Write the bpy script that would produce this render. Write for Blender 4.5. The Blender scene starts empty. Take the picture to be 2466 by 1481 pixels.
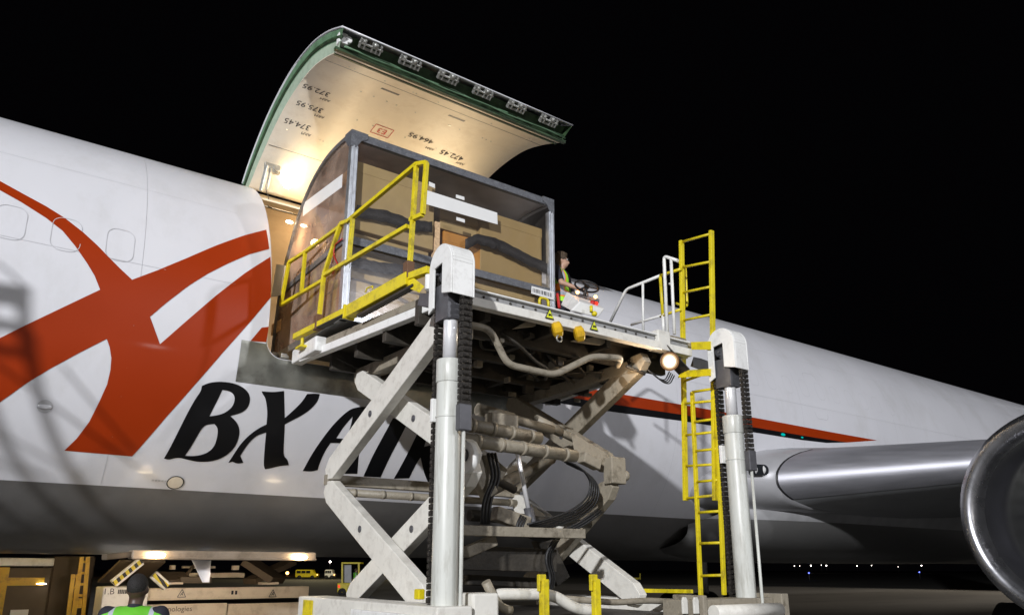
import bpy, bmesh, math, random
from math import radians as R, sin, cos, pi, sqrt, atan2
from mathutils import Vector as V, Matrix
from mathutils.geometry import delaunay_2d_cdt
random.seed(7)
scene = bpy.context.scene
col = scene.collection
# ------------------------------------------------------------------ camera
CAMZ = 1.8
FPX, CYP = 1825.453, 866.086
PITCH, ROLL, YAW = .2695, .0013, .6211
f_h = V((sin(YAW), cos(YAW), 0)); r_h = V((cos(YAW), -sin(YAW), 0)); u_h = V((0, 0, 1))
cf = f_h * cos(PITCH) + u_h * sin(PITCH)
cu0 = -f_h * sin(PITCH) + u_h * cos(PITCH)
cr = r_h * cos(ROLL) + cu0 * sin(ROLL)
cu = -r_h * sin(ROLL) + cu0 * cos(ROLL)
cam_data = bpy.data.cameras.new('camera')
cam = bpy.data.objects.new('camera', cam_data); col.objects.link(cam)
cam.matrix_world = Matrix(((cr.x, cu.x, -cf.x, 0), (cr.y, cu.y, -cf.y, 0), (cr.z, cu.z, -cf.z, CAMZ), (0, 0, 0, 1)))
cam_data.sensor_width = 36; cam_data.lens = FPX / 2466 * 36
cam_data.shift_y = (CYP - 740.5) / 2466
cam_data.clip_start = .05; cam_data.clip_end = 5000
scene.camera = cam
# ------------------------------------------------------------------ night sky
world = bpy.data.worlds.new('World'); scene.world = world; world.use_nodes = True
bg = world.node_tree.nodes['Background']
bg.inputs['Color'].default_value = (.25, .22, .3, 1); bg.inputs['Strength'].default_value = .0035
scene.view_settings.view_transform = 'Standard'; scene.view_settings.look = 'None'
scene.view_settings.exposure = 0; scene.view_settings.gamma = 1

def lamp(name, kind, loc, power, color, size=.1, target=None, spot=None, blend=.5):
    d = bpy.data.lights.new(name, kind); d.energy = power; d.color = color
    if kind == 'AREA': d.shape = 'DISK'; d.size = size
    else: d.shadow_soft_size = size
    if kind == 'SPOT': d.spot_size = R(spot); d.spot_blend = blend
    o = bpy.data.objects.new(name, d); col.objects.link(o); o.location = loc
    if target is not None: o.rotation_euler = (V(target) - V(loc)).to_track_quat('-Z', 'Y').to_euler()
    return o
# apron flood lamp on a mast, out of frame; the others are added fills
KEY = V((-37, -29, 19)); KEY2 = V((20, -30, 17)); KEY3 = V((4.5, -10, 2.6))
lamp('flood_light_key', 'SPOT', KEY, 140000, (.96, .97, 1), .65, (8, 8, 4), 60)
lamp('fill_light_right', 'SPOT', KEY2, 14000, (.95, .95, 1), .5, (9, 8, 4), 70)  # added fill from the right, no mast known there
lamp('fill_light_low', 'SPOT', KEY3, 260, (1, .96, .9), .3, (5, 8, 3), 100)  # added low fill near the camera

lamp('fill_light_far', 'SPOT', (80, 18, 20), 26000, (1, .88, .74), .5, (50, 44, 0), 84)  # added to lift the dark ground on the right
# ------------------------------------------------------------------ pixel helpers: a point of the place seen at (px,py), on a known real plane
CAM = V((0, 0, CAMZ))
def ray(x, y): return (cf * FPX + cr * (x - 1233) - cu * (y - CYP)).normalized()
def at_y(x, y, Y): d = ray(x, y); return CAM + d * (Y / d.y)
def at_x(x, y, X): d = ray(x, y); return CAM + d * (X / d.x)
def at_z(x, y, Z): d = ray(x, y); return CAM + d * ((Z - CAMZ) / d.z)
def at_pl(x, y, p, n): d = ray(x, y); return CAM + d * ((p - CAM).dot(n) / d.dot(n))

# ------------------------------------------------------------------ materials
def mat(name, c, rough=.5, metal=0, var=.12, scale=3, bump=0, bscale=20, dirt=None, dirtamt=0, dscale=4, coat=0, emit=None, estr=0, spec=.5, stretch=None):
    m = bpy.data.materials.new(name); m.use_nodes = True
    nt = m.node_tree; N = nt.nodes; L = nt.links; b = N['Principled BSDF']
    b.inputs['Metallic'].default_value = metal
    b.inputs['Specular IOR Level'].default_value = spec
    b.inputs['Coat Weight'].default_value = coat; b.inputs['Coat Roughness'].default_value = .08
    tc = N.new('ShaderNodeTexCoord'); mp = N.new('ShaderNodeMapping'); L.new(tc.outputs['Object'], mp.inputs[0])
    if stretch: mp.inputs['Scale'].default_value = stretch
    n = N.new('ShaderNodeTexNoise'); n.inputs['Scale'].default_value = scale; n.inputs['Detail'].default_value = 6; L.new(mp.outputs[0], n.inputs['Vector'])
    r = N.new('ShaderNodeMapRange'); r.inputs['To Min'].default_value = 1 - var; r.inputs['To Max'].default_value = 1 + var
    r.inputs['From Min'].default_value = .3; r.inputs['From Max'].default_value = .7
    L.new(n.outputs['Fac'], r.inputs['Value'])
    mx = N.new('ShaderNodeVectorMath'); mx.operation = 'SCALE'; mx.inputs[0].default_value = c[:3]; L.new(r.outputs[0], mx.inputs['Scale'])
    out = mx.outputs[0]
    if dirt:
        n2 = N.new('ShaderNodeTexNoise'); n2.inputs['Scale'].default_value = dscale; n2.inputs['Detail'].default_value = 9; n2.inputs['Roughness'].default_value = .68
        L.new(mp.outputs[0], n2.inputs['Vector'])
        rr = N.new('ShaderNodeMapRange'); rr.inputs['From Min'].default_value = .5; rr.inputs['From Max'].default_value = .68
        rr.inputs['To Max'].default_value = dirtamt; L.new(n2.outputs['Fac'], rr.inputs['Value'])
        mi = N.new('ShaderNodeMix'); mi.data_type = 'RGBA'; L.new(rr.outputs[0], mi.inputs[0]); L.new(out, mi.inputs[6]); mi.inputs[7].default_value = (*dirt, 1)
        out = mi.outputs[2]
    L.new(out, b.inputs['Base Color'])
    r2 = N.new('ShaderNodeMapRange'); r2.inputs['To Min'].default_value = max(.02, rough - .07); r2.inputs['To Max'].default_value = min(1, rough + .09)
    L.new(n.outputs['Fac'], r2.inputs['Value']); L.new(r2.outputs[0], b.inputs['Roughness'])
    if bump:
        n3 = N.new('ShaderNodeTexNoise'); n3.inputs['Scale'].default_value = bscale; n3.inputs['Detail'].default_value = 4; L.new(mp.outputs[0], n3.inputs['Vector'])
        bp = N.new('ShaderNodeBump'); bp.inputs['Strength'].default_value = bump; bp.inputs['Distance'].default_value = .02
        L.new(n3.outputs['Fac'], bp.inputs['Height']); L.new(bp.outputs[0], b.inputs['Normal'])
    if emit: b.inputs['Emission Color'].default_value = (*emit, 1); b.inputs['Emission Strength'].default_value = estr
    return m
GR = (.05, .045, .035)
M = dict(
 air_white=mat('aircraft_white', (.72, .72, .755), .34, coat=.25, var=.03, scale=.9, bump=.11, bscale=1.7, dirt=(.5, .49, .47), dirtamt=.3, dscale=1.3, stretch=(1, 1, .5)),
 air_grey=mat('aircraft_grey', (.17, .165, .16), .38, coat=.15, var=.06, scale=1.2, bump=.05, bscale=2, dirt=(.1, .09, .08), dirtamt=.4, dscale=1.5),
 air_red=mat('livery_red', (.33, .03, .001), .4, spec=.3, coat=.05, var=.04, scale=1.5, bump=.04, bscale=2),
 air_black=mat('livery_black', (.005, .005, .006), .38, spec=.25, coat=.04, var=.1, bump=.04, bscale=2),
 seam=mat('panel_seam', (.52, .52, .54), .5),
 scuff=mat('scuff_plate', (.42, .43, .4), .35, 1, var=.2, scale=4, bump=.25, bscale=7, dirt=(.16, .15, .13), dirtamt=.7, dscale=3),
 lip=mat('engine_lip_metal', (.5, .5, .53), .27, .95, var=.1, scale=5),
 alu=mat('polished_metal', (.44, .44, .48), .52, .68, var=.1, scale=3, stretch=(1, .3, 4), bump=.05, bscale=8),
 alu_rail=mat('extruded_metal', (.52, .54, .57), .38, .85, var=.12, scale=9, dirt=(.2, .2, .2), dirtamt=.4, dscale=14),
 wing_grey=mat('wing_grey', (.36, .37, .39), .4, var=.07, scale=1.2, dirt=(.2, .2, .2), dirtamt=.35, dscale=2),
 liner=mat('cream_liner', (.74, .67, .55), .4, var=.05, scale=3, dirt=(.45, .36, .25), dirtamt=.35, dscale=3, bump=.06, bscale=3),
 green=mat('primer_green', (.13, .24, .14), .5, var=.2, scale=6, dirt=(.05, .08, .04), dirtamt=.5, dscale=9),
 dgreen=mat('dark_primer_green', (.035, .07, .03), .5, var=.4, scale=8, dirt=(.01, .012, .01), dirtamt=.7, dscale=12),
 cast=mat('cast_steel', (.5, .5, .47), .4, .7, var=.25, scale=20),
 cargo_dark=mat('container_edge', (.12, .125, .14), .5, .3, var=.25, scale=12, dirt=(.35, .36, .38), dirtamt=.35, dscale=40),
 white=mat('loader_white', (.75, .73, .67), .42, var=.05, scale=5, dirt=(.2, .165, .12), dirtamt=.26, dscale=9, bump=.12, bscale=30),
 wclean=mat('clean_white', (.84, .84, .82), .38, var=.03, scale=4, dirt=(.35, .33, .3), dirtamt=.3, dscale=9, bump=.08, bscale=30),
 dirty=mat('oily_white', (.3, .265, .205), .5, var=.15, scale=7, dirt=(.07, .055, .035), dirtamt=.75, dscale=7, bump=.3, bscale=22),
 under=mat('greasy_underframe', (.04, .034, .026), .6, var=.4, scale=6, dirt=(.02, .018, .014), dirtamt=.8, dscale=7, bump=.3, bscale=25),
 cyl=mat('cylinder_paint', (.6, .61, .57), .36, var=.05, scale=4, dirt=(.25, .23, .18), dirtamt=.45, dscale=5, stretch=(4, 4, .5)),
 chrome=mat('chrome_rod', (.95, .95, .97), .3, .35, var=.03),
 chain=mat('lift_chain', (.045, .04, .035), .5, .5, var=.4, scale=40, bump=.6, bscale=60),
 rubber=mat('black_rubber', (.015, .015, .016), .5, var=.2, bump=.2, bscale=30),
 dgrey=mat('dark_grey_steel', (.11, .11, .12), .45, .4, var=.2, scale=9),
 yellow=mat('safety_yellow', (.74, .6, .012), .4, var=.06, scale=5, dirt=(.2, .14, .03), dirtamt=.6, dscale=7, bump=.12, bscale=30),
 orange=mat('amber_paint', (.66, .4, .01), .4, var=.1, dirt=(.2, .1, .02), dirtamt=.5, dscale=9),
 card=mat('cardboard', (.32, .225, .09), .75, var=.08, scale=3, bump=.15, bscale=12, dirt=(.24, .165, .08), dirtamt=.4, dscale=3),
 card2=mat('cardboard_pale', (.36, .265, .12), .75, var=.08, scale=3, bump=.15, bscale=12, dirt=(.3, .2, .1), dirtamt=.4, dscale=4),
 cardedge=mat('packing_foam', (.7, .5, .3), .8, var=.25, scale=30),
 strap=mat('black_wrap', (.008, .008, .011), .6, var=.4, scale=20, bump=1, bscale=14),
 paper=mat('paper_tape', (.8, .8, .79), .5, var=.04),
 asphalt=mat('asphalt', (.12, .115, .105), .8, var=.3, scale=.12, dirt=(.06, .058, .055), dirtamt=.7, dscale=.35, bump=.5, bscale=40, stretch=(.35, 1, 1)),
 cream=mat('cream_paint', (.74, .65, .52), .4, var=.05, scale=3, dirt=(.3, .22, .14), dirtamt=.4, dscale=5),
 skin=mat('skin_light', (.5, .3, .21), .5, var=.1, scale=12),
 skin2=mat('skin_dark', (.075, .04, .028), .45, var=.2, scale=12),
 hair=mat('brown_hair', (.07, .045, .025), .6, var=.5, scale=50, bump=.8, bscale=80),
 vest=mat('hi_vis_lime', (.42, .85, .04), .6, var=.08, scale=10, bump=.4, bscale=12),
 vest2=mat('hi_vis_green', (.1, .75, .03), .6, var=.08, scale=10, bump=.4, bscale=12),
 refl=mat('reflective_tape', (.42, .44, .5), .35, .3, var=.1, scale=30),
 vorange=mat('orange_trim', (.95, .28, .02), .6),
 cloth=mat('dark_cloth', (.018, .018, .028), .85, var=.2, scale=20, bump=.3, bscale=20),
 tealr=mat('green_glass', (.0, .35, .3), .2),
 red=mat('red_plastic', (.5, .02, .02), .4),
 glassdark=mat('dark_glass', (.02, .022, .025), .08),
 tyre=mat('tyre_rubber', (.02, .02, .02), .8, bump=.3, bscale=30),
 truck=mat('truck_panel_brown', (.12, .09, .06), .6, var=.2, scale=2),
 duct=mat('duct_grey', (.035, .035, .04), .42, .3),
 root_paint=mat('root_paint', (.5, .5, .52), .36, .3, var=.05),
 stubble=mat('dark_hair', (.012, .01, .009), .7, bump=.5, bscale=90),
 mast=mat('galvanised', (.3, .3, .3), .5, .6),
)
def emis(name, c, s):
    m = bpy.data.materials.new(name); m.use_nodes = True; nt = m.node_tree; nt.nodes.clear()
    e = nt.nodes.new('ShaderNodeEmission'); e.inputs[0].default_value = (*c, 1); e.inputs[1].default_value = s
    o = nt.nodes.new('ShaderNodeOutputMaterial'); nt.links.new(e.outputs[0], o.inputs[0]); return m
M['e_warm'] = emis('lamp_warm', (1, .8, .5), 40); M['e_flood'] = emis('lamp_flood', (1, .86, .66), 160)
M['e_orange'] = emis('lamp_orange', (1, .4, .1), 12); M['e_red'] = emis('lamp_red', (1, .05, .03), 1.6)
M['e_white'] = emis('lamp_white', (1, .9, .8), 9); M['e_blue'] = emis('lamp_blue', (.15, .2, 1), 4); M['e_far'] = emis('lamp_far', (1, .9, .8), 14)
def film(name, tint, op, rough=.05):
    m = bpy.data.materials.new(name); m.use_nodes = True; nt = m.node_tree; N = nt.nodes; L = nt.links; N.clear()
    o = N.new('ShaderNodeOutputMaterial'); t = N.new('ShaderNodeBsdfTransparent'); t.inputs[0].default_value = (*tint, 1)
    g = N.new('ShaderNodeBsdfGlossy'); g.inputs['Roughness'].default_value = rough; g.inputs[0].default_value = (.9, .9, .95, 1)
    d = N.new('ShaderNodeBsdfDiffuse'); d.inputs[0].default_value = (tint[0] * .6, tint[1] * .55, tint[2] * .5, 1)
    tc = N.new('ShaderNodeTexCoord'); n = N.new('ShaderNodeTexNoise'); n.inputs['Scale'].default_value = 2.2; n.inputs['Detail'].default_value = 5; n.inputs['Distortion'].default_value = .6
    L.new(tc.outputs['Object'], n.inputs['Vector'])
    mr = N.new('ShaderNodeMapRange'); mr.inputs['From Min'].default_value = .3; mr.inputs['From Max'].default_value = .75; mr.inputs['To Min'].default_value = op * .3; mr.inputs['To Max'].default_value = op * 1.5
    L.new(n.outputs['Fac'], mr.inputs['Value'])
    m1 = N.new('ShaderNodeMixShader'); L.new(mr.outputs[0], m1.inputs[0]); L.new(t.outputs[0], m1.inputs[1]); L.new(d.outputs[0], m1.inputs[2])
    lw = N.new('ShaderNodeLayerWeight'); lw.inputs[0].default_value = .5; pw = N.new('ShaderNodeMath'); pw.operation = 'POWER'; pw.inputs[1].default_value = 4; L.new(lw.outputs['Facing'], pw.inputs[0]); fr = N.new('ShaderNodeMath'); fr.operation = 'MULTIPLY_ADD'; fr.inputs[1].default_value = .5; fr.inputs[2].default_value = .03; L.new(pw.outputs[0], fr.inputs[0])
    bp = N.new('ShaderNodeBump'); bp.inputs['Strength'].default_value = .1; bp.inputs['Distance'].default_value = .03; L.new(n.outputs['Fac'], bp.inputs['Height'])
    L.new(bp.outputs[0], g.inputs['Normal'])
    m2 = N.new('ShaderNodeMixShader'); L.new(fr.outputs[0], m2.inputs[0]); L.new(m1.outputs[0], m2.inputs[1]); L.new(g.outputs[0], m2.inputs[2])
    L.new(m2.outputs[0], o.inputs[0]); return m
M['film'] = film('clear_film', (.98, .96, .94), .04, .16)
M['film_tint'] = film('smoky_film', (.88, .72, .62), .55)
def hazard(name, c1, c2, sc, rot):
    m = mat(name, c1, .45, var=.05); nt = m.node_tree; N = nt.nodes; L = nt.links; b = N['Principled BSDF']
    tc = N.new('ShaderNodeTexCoord'); mp = N.new('ShaderNodeMapping'); mp.inputs['Rotation'].default_value = rot; L.new(tc.outputs['Object'], mp.inputs[0])
    w = N.new('ShaderNodeTexWave'); w.inputs['Scale'].default_value = sc; L.new(mp.outputs[0], w.inputs[0])
    cr_ = N.new('ShaderNodeValToRGB'); cr_.color_ramp.interpolation = 'CONSTANT'; cr_.color_ramp.elements[0].color = (*c1, 1); cr_.color_ramp.elements[1].color = (*c2, 1); cr_.color_ramp.elements[1].position = .5
    L.new(w.outputs[0], cr_.inputs[0]); L.new(cr_.outputs[0], b.inputs['Base Color']); return m
M['hazard'] = hazard('hazard_stripes', (.75, .62, .02), (.01, .01, .01), 3.2, (0, .6, 0))

# ------------------------------------------------------------------ mesh builder
SPLIT = {'liner_joint', 'edge_bolt', 'lower_side_wrap', 'chassis_rail', 'hydraulics', 'valve_block', 'hydraulic_hose', 'roller', 'underframe', 'scissor_track', 'side_beam', 'header_beam', 'wiring', 'hydraulic_line', 'foot_block', 'lower_pipe', 'clevis_lug', 'ladder_bracket', 'lug_block', 'lift_crossbar', 'lift_linkage', 'yellow_panel', 'cab_post', 'rail_socket', 'arm_plate', 'lamp_cable', 'mid_rail', 'contour_bow', 'chassis_body', 'stile', 'side_panel_lower', 'nose_gear', 'door_side_frame_x'}
class MB:
    def __init__(s): s.bm = bmesh.new(); s.mi = 0
    def _f(s, vs):
        try: f = s.bm.faces.new(vs); f.material_index = s.mi; return f
        except ValueError: return None
    def hexa(s, P):   # 8 points: bottom 0-3, top 4-7
        v = [s.bm.verts.new(p) for p in P]
        for q in ((3, 2, 1, 0), (4, 5, 6, 7), (0, 1, 5, 4), (1, 2, 6, 5), (2, 3, 7, 6), (3, 0, 4, 7)): s._f([v[i] for i in q])
        return s
    def box(s, a, b):
        (x0, y0, z0), (x1, y1, z1) = a, b
        if x0 > x1: x0, x1 = x1, x0
        if y0 > y1: y0, y1 = y1, y0
        if z0 > z1: z0, z1 = z1, z0
        return s.hexa([(x0, y0, z0), (x1, y0, z0), (x1, y1, z0), (x0, y1, z0), (x0, y0, z1), (x1, y0, z1), (x1, y1, z1), (x0, y1, z1)])
    def beam(s, p, q, w, h, up=(0, 0, 1), w2=None, h2=None):
        p = V(p); q = V(q); d = (q - p).normalized(); up = V(up)
        sd = d.cross(up)
        if sd.length < 1e-4: sd = d.cross(V((0, 1, 0)))
        sd.normalize(); u = sd.cross(d).normalized(); w2 = w2 or w; h2 = h2 or h
        c = lambda o, W, H: [o - sd * W / 2 - u * H / 2, o + sd * W / 2 - u * H / 2, o + sd * W / 2 + u * H / 2, o - sd * W / 2 + u * H / 2]
        return s.hexa(c(p, w, h)[::-1] + c(q, w2, h2)[::-1])
    def cyl(s, p, q, r, r2=None, n=20, cap=True):
        p = V(p); q = V(q); d = (q - p).normalized(); r2 = r if r2 is None else r2
        a = d.cross(V((0, 0, 1)));
        if a.length < 1e-3: a = d.cross(V((1, 0, 0)))
        a.normalize(); b = d.cross(a)
        A = []; B = []
        for i in range(n):
            t = 2 * pi * i / n; o = a * cos(t) + b * sin(t)
            A.append(s.bm.verts.new(p + o * r)); B.append(s.bm.verts.new(q + o * r2))
        for i in range(n):
            f = s._f([A[i], A[(i + 1) % n], B[(i + 1) % n], B[i]])
            if f: f.smooth = True
        if cap: s._f(A[::-1]); s._f(B)
        return s
    def tube(s, pts, r, n=10):
        pts = [V(p) for p in pts]; rings = []
        a = None
        for i, p in enumerate(pts):
            d = (pts[min(i + 1, len(pts) - 1)] - pts[max(i - 1, 0)]).normalized()
            if a is None:
                a = d.cross(V((0, 0, 1)))
                if a.length < 1e-3: a = d.cross(V((1, 0, 0)))
            a = (a - d * a.dot(d)).normalized(); b = d.cross(a)
            rings.append([s.bm.verts.new(p + (a * cos(2 * pi * k / n) + b * sin(2 * pi * k / n)) * r) for k in range(n)])
        for A, B in zip(rings, rings[1:]):
            for k in range(n):
                f = s._f([A[k], A[(k + 1) % n], B[(k + 1) % n], B[k]])
                if f: f.smooth = True
        s._f(rings[0][::-1]); s._f(rings[-1]); return s
    def bend(s, pts, r, br=.08, n=10, k=5):   # tube with rounded corners
        pts = [V(p) for p in pts]; out = [pts[0]]
        for a, b, c in zip(pts, pts[1:], pts[2:]):
            u = (a - b); w = (c - b); L1 = min(br, u.length * .45); L2 = min(br, w.length * .45)
            p0 = b + u.normalized() * L1; p2 = b + w.normalized() * L2
            for i in range(k + 1):
                t = i / k; out.append(p0 * (1 - t) ** 2 + b * 2 * t * (1 - t) + p2 * t * t)
        out.append(pts[-1]); return s.tube(out, r, n)
    def prism(s, poly, o, e1, e2, ext):   # 2D polygon in plane (o,e1,e2) extruded by ext
        o = V(o); e1 = V(e1); e2 = V(e2); ext = V(ext)
        A = [s.bm.verts.new(o + e1 * x + e2 * y) for x, y in poly]; B = [s.bm.verts.new(v.co + ext) for v in A]
        n = len(A)
        s._f(A[::-1]); s._f(B)
        for i in range(n): s._f([A[i], A[(i + 1) % n], B[(i + 1) % n], B[i]])
        return s
    def lathe(s, prof, o, ax, n=48, smooth=True, closed=False):   # prof: (along, radius)
        o = V(o); ax = V(ax).normalized(); a = ax.cross(V((0, 0, 1)))
        if a.length < 1e-3: a = ax.cross(V((1, 0, 0)))
        a.normalize(); b = ax.cross(a)
        rings = [[s.bm.verts.new(o + ax * t + (a * cos(2 * pi * k / n) + b * sin(2 * pi * k / n)) * r) for k in range(n)] for t, r in prof]
        for A, B in zip(rings, rings[1:]):
            for k in range(n):
                f = s._f([A[k], A[(k + 1) % n], B[(k + 1) % n], B[k]])
                if f: f.smooth = smooth
        if closed: s._f(rings[0][::-1]); s._f(rings[-1])
        return s
    def sphere(s, c, r, n=12, sc=(1, 1, 1)):
        c = V(c); rows = []
        top = s.bm.verts.new(c + V((0, 0, r * sc[2]))); bot = s.bm.verts.new(c - V((0, 0, r * sc[2])))
        for i in range(1, n):
            t = pi * i / n; rows.append([s.bm.verts.new(c + V((r * sc[0] * sin(t) * cos(2 * pi * k / (2 * n)), r * sc[1] * sin(t) * sin(2 * pi * k / (2 * n)), r * sc[2] * cos(t)))) for k in range(2 * n)])
        m = 2 * n
        for k in range(m):
            for f in (s._f([top, rows[0][k], rows[0][(k + 1) % m]]), s._f([bot, rows[-1][(k + 1) % m], rows[-1][k]])):
                if f: f.smooth = True
        for A, B in zip(rows, rows[1:]):
            for k in range(m):
                f = s._f([A[k], B[k], B[(k + 1) % m], A[(k + 1) % m]])
                if f: f.smooth = True
        return s
    def build(s, name, mats, parent=None, bevel=0, fix=True, split=False):
        if name in SPLIT:
            left = set(s.bm.verts); groups = []
            while left:
                st = [left.pop()]; g = set(st)
                while st:
                    for e in st.pop().link_edges:
                        for v in e.verts:
                            if v in left: left.discard(v); g.add(v); st.append(v)
                groups.append(g)
            if len(groups) > 1:
                first = None
                for g in groups:
                    n = MB(); mp = {v: n.bm.verts.new(v.co) for v in g}
                    fs = {f for v in g for f in v.link_faces}
                    for f in sorted(fs, key=lambda f: f.index):
                        nf = n.bm.faces.new([mp[v] for v in f.verts]); nf.smooth = f.smooth; nf.material_index = f.material_index
                    o = n._build(name, mats, parent, bevel, fix); first = first or o
                return first
        return s._build(name, mats, parent, bevel, fix)
    def _build(s, name, mats, parent=None, bevel=0, fix=True):
        if fix: bmesh.ops.recalc_face_normals(s.bm, faces=s.bm.faces)
        me = bpy.data.meshes.new(name)
        base = world_base(parent)
        bmesh.ops.translate(s.bm, verts=s.bm.verts, vec=-base)
        s.bm.to_mesh(me); s.bm.free()
        for m in (mats if isinstance(mats, (list, tuple)) else [mats]): me.materials.append(M[m] if isinstance(m, str) else m)
        o = bpy.data.objects.new(name, me); col.objects.link(o); o.parent = parent
        if bevel:
            b = o.modifiers.new('bevel', 'BEVEL'); b.width = bevel; b.segments = 2; b.limit_method = 'ANGLE'; b.angle_limit = R(40)
        return o
def world_base(o):
    v = V((0, 0, 0))
    while o is not None: v = v + o.location; o = o.parent
    return v
def tag(o, label=None, cat=None, group=None, kind=None):
    for k, v in (('label', label), ('category', cat), ('group', group), ('kind', kind)):
        if v: o[k] = v
    return o
def empty(name, loc, label, cat, group=None):
    o = bpy.data.objects.new(name, None); col.objects.link(o); o.location = loc; o.empty_display_size = .3
    return tag(o, label, cat, group)

# ------------------------------------------------------------------ ground
g = MB(); g.prism([(-1500, -600), (1500, -600), (1500, 2400), (-1500, 2400)], (0, 0, -.3), (1, 0, 0), (0, 1, 0), (0, 0, .3))
tag(g.build('apron_ground', 'asphalt'), kind='structure')

# ------------------------------------------------------------------ the aircraft
YC, ZC, FA, FB = 11.374, 4.684, 2.515, 2.705
plane = empty('cargo_aircraft', (6, YC, 0), 'white twin-jet cargo aircraft with red swoosh, black lettering and its side cargo door raised', 'aircraft')
SR = 2.61
def fus_xs(px, py):
    d = ray(px, py)
    A = (d.y / FA) ** 2 + (d.z / FB) ** 2; B = 2 * (-YC * d.y / FA ** 2 + (CAMZ - ZC) * d.z / FB ** 2); C = (YC / FA) ** 2 + ((CAMZ - ZC) / FB) ** 2 - 1
    D = B * B - 4 * A * C
    t = -B / (2 * A) if D < 0 else (-B - sqrt(D)) / (2 * A)
    p = CAM + d * t
    return (p.x, atan2((p.z - ZC) / FB, (YC - p.y) / FA) * SR)
def fus_p(x, s, off=0.):
    t = s / SR
    k = 1.
    if x < -6: k = sqrt(max(.0004, 1 - ((-6 - x) / 8.5) ** 2))
    if x > 30: k = max(.02, 1 - ((x - 30) / 16) ** 1.6)
    dz = 0 if x < 30 else (x - 30) / 16 * 1.9
    return V((x, YC - (FA * k + off) * cos(t), ZC + dz + (FB * k + off) * sin(t)))
def fus_n(s): t = s / SR; return V((0, -cos(t) / FA, sin(t) / FB)).normalized()
def s_of_z(z): return math.asin(max(-1, min(1, (z - ZC) / FB))) * SR
def dens(loop, d):
    out = []
    for a, b in zip(loop, loop[1:] + loop[:1]):
        n = max(1, int(math.dist(a, b) / d + .999))
        out += [(a[0] + (b[0] - a[0]) * i / n, a[1] + (b[1] - a[1]) * i / n) for i in range(n)]
    return out
def inside(p, loops):
    c = False
    for L in loops:
        j = len(L) - 1
        for i in range(len(L)):
            (xi, yi), (xj, yj) = L[i], L[j]
            if (yi > p[1]) != (yj > p[1]) and p[0] < (xj - xi) * (p[1] - yi) / (yj - yi) + xi: c = not c
            j = i
    return c
def cdt(loops, sp):
    loops = [dens(L, sp) for L in loops]
    vs = []; es = []
    for L in loops:
        b = len(vs); vs += L; es += [(b + i, b + (i + 1) % len(L)) for i in range(len(L))]
    xs = [v[0] for v in vs]; ys = [v[1] for v in vs]
    edge = {}
    for v in vs: edge.setdefault((int(v[0] // sp), int(v[1] // sp)), []).append(v)
    x = min(xs) + sp / 2
    add = []
    while x < max(xs):
        y = min(ys) + sp / 2
        while y < max(ys):
            k = (int(x // sp), int(y // sp))
            near = any(math.dist(v, (x, y)) < sp * .45 for dx in (-1, 0, 1) for dy in (-1, 0, 1) for v in edge.get((k[0] + dx, k[1] + dy), ()))
            if not near and inside((x, y), loops): add.append((x, y))
            y += sp
        x += sp
    r = delaunay_2d_cdt([V(v) for v in vs + add], es, [], 0, 1e-6)
    tri = [f for f in r[2] if inside((sum(r[0][i].x for i in f) / len(f), sum(r[0][i].y for i in f) / len(f)), loops)]
    return r[0], tri
def skin_mesh(name, pieces, mats, parent, off=0., thick=0.):
    """pieces: (verts (x,s), faces, material index) laid on the fuselage surface, with its true normals"""
    base = world_base(parent); co = []; nr = []; fc = []; mi = []
    for vs, fs, m in pieces:
        b = len(co)
        for v in vs: co.append(fus_p(v[0], v[1], off) - base); nr.append(fus_n(v[1]))
        for f in fs:
            a, b2, c = (co[b + f[0]], co[b + f[1]], co[b + f[2]])
            n = (b2 - a).cross(c - a)
            f = list(f)
            if n.dot(nr[b + f[0]]) < 0: f = f[::-1]
            fc.append([b + i for i in f]); mi.append(m)
    me = bpy.data.meshes.new(name); me.from_pydata(co, [], fc); me.update()
    for p, m in zip(me.polygons, mi): p.material_index = m; p.use_smooth = True
    if all(v[0] <= 30 and v[0] >= -6 for vs, _, _ in pieces for v in vs): me.normals_split_custom_set_from_vertices(nr)
    for m in mats: me.materials.append(M[m])
    o = bpy.data.objects.new(name, me); col.objects.link(o); o.parent = parent
    if thick:
        sm = o.modifiers.new('skin', 'SOLIDIFY'); sm.thickness = thick; sm.offset = -1
    return o
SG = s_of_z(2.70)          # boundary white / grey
SLOW, SHI = s_of_z(4.27), math.acos((YC - 10.76) / FA) * SR
DX0, DX1 = 2.70, 6.18
def rrect(x0, y0, x1, y1, r, n=6, rs=None):
    rs = rs or (r, r, r, r); out = []
    for (cx, cy, a0), r in zip(((x0 + rs[0], y0 + rs[0], pi), (x1 - rs[1], y0 + rs[1], 1.5 * pi), (x1 - rs[2], y1 - rs[2], 0), (x0 + rs[3], y1 - rs[3], .5 * pi)), rs):
        out += [(cx + r * cos(a0 + pi / 2 * i / n), cy + r * sin(a0 + pi / 2 * i / n)) for i in range(n + 1)]
    return out
hole = rrect(DX0, SLOW, DX1, SHI, .16, rs=(.2, .2, .05, .05))
def grid(x0, x1, s0, s1, dx, ds):
    nx = max(1, round((x1 - x0) / dx)); ns = max(1, round((s1 - s0) / ds))
    vs = [(x0 + (x1 - x0) * i / nx, s0 + (s1 - s0) * j / ns) for i in range(nx + 1) for j in range(ns + 1)]
    fs = [(i * (ns + 1) + j, (i + 1) * (ns + 1) + j, (i + 1) * (ns + 1) + j + 1, i * (ns + 1) + j + 1) for i in range(nx) for j in range(ns)]
    return vs, fs
full = 2 * pi * SR; SB = -pi / 2 * SR
S_TOP = pi / 2 * SR; SG2 = pi * SR - SG
pieces = []
bx0, bx1, bs0, bs1 = 2.0, 7.0, SLOW - .5, S_TOP
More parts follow.
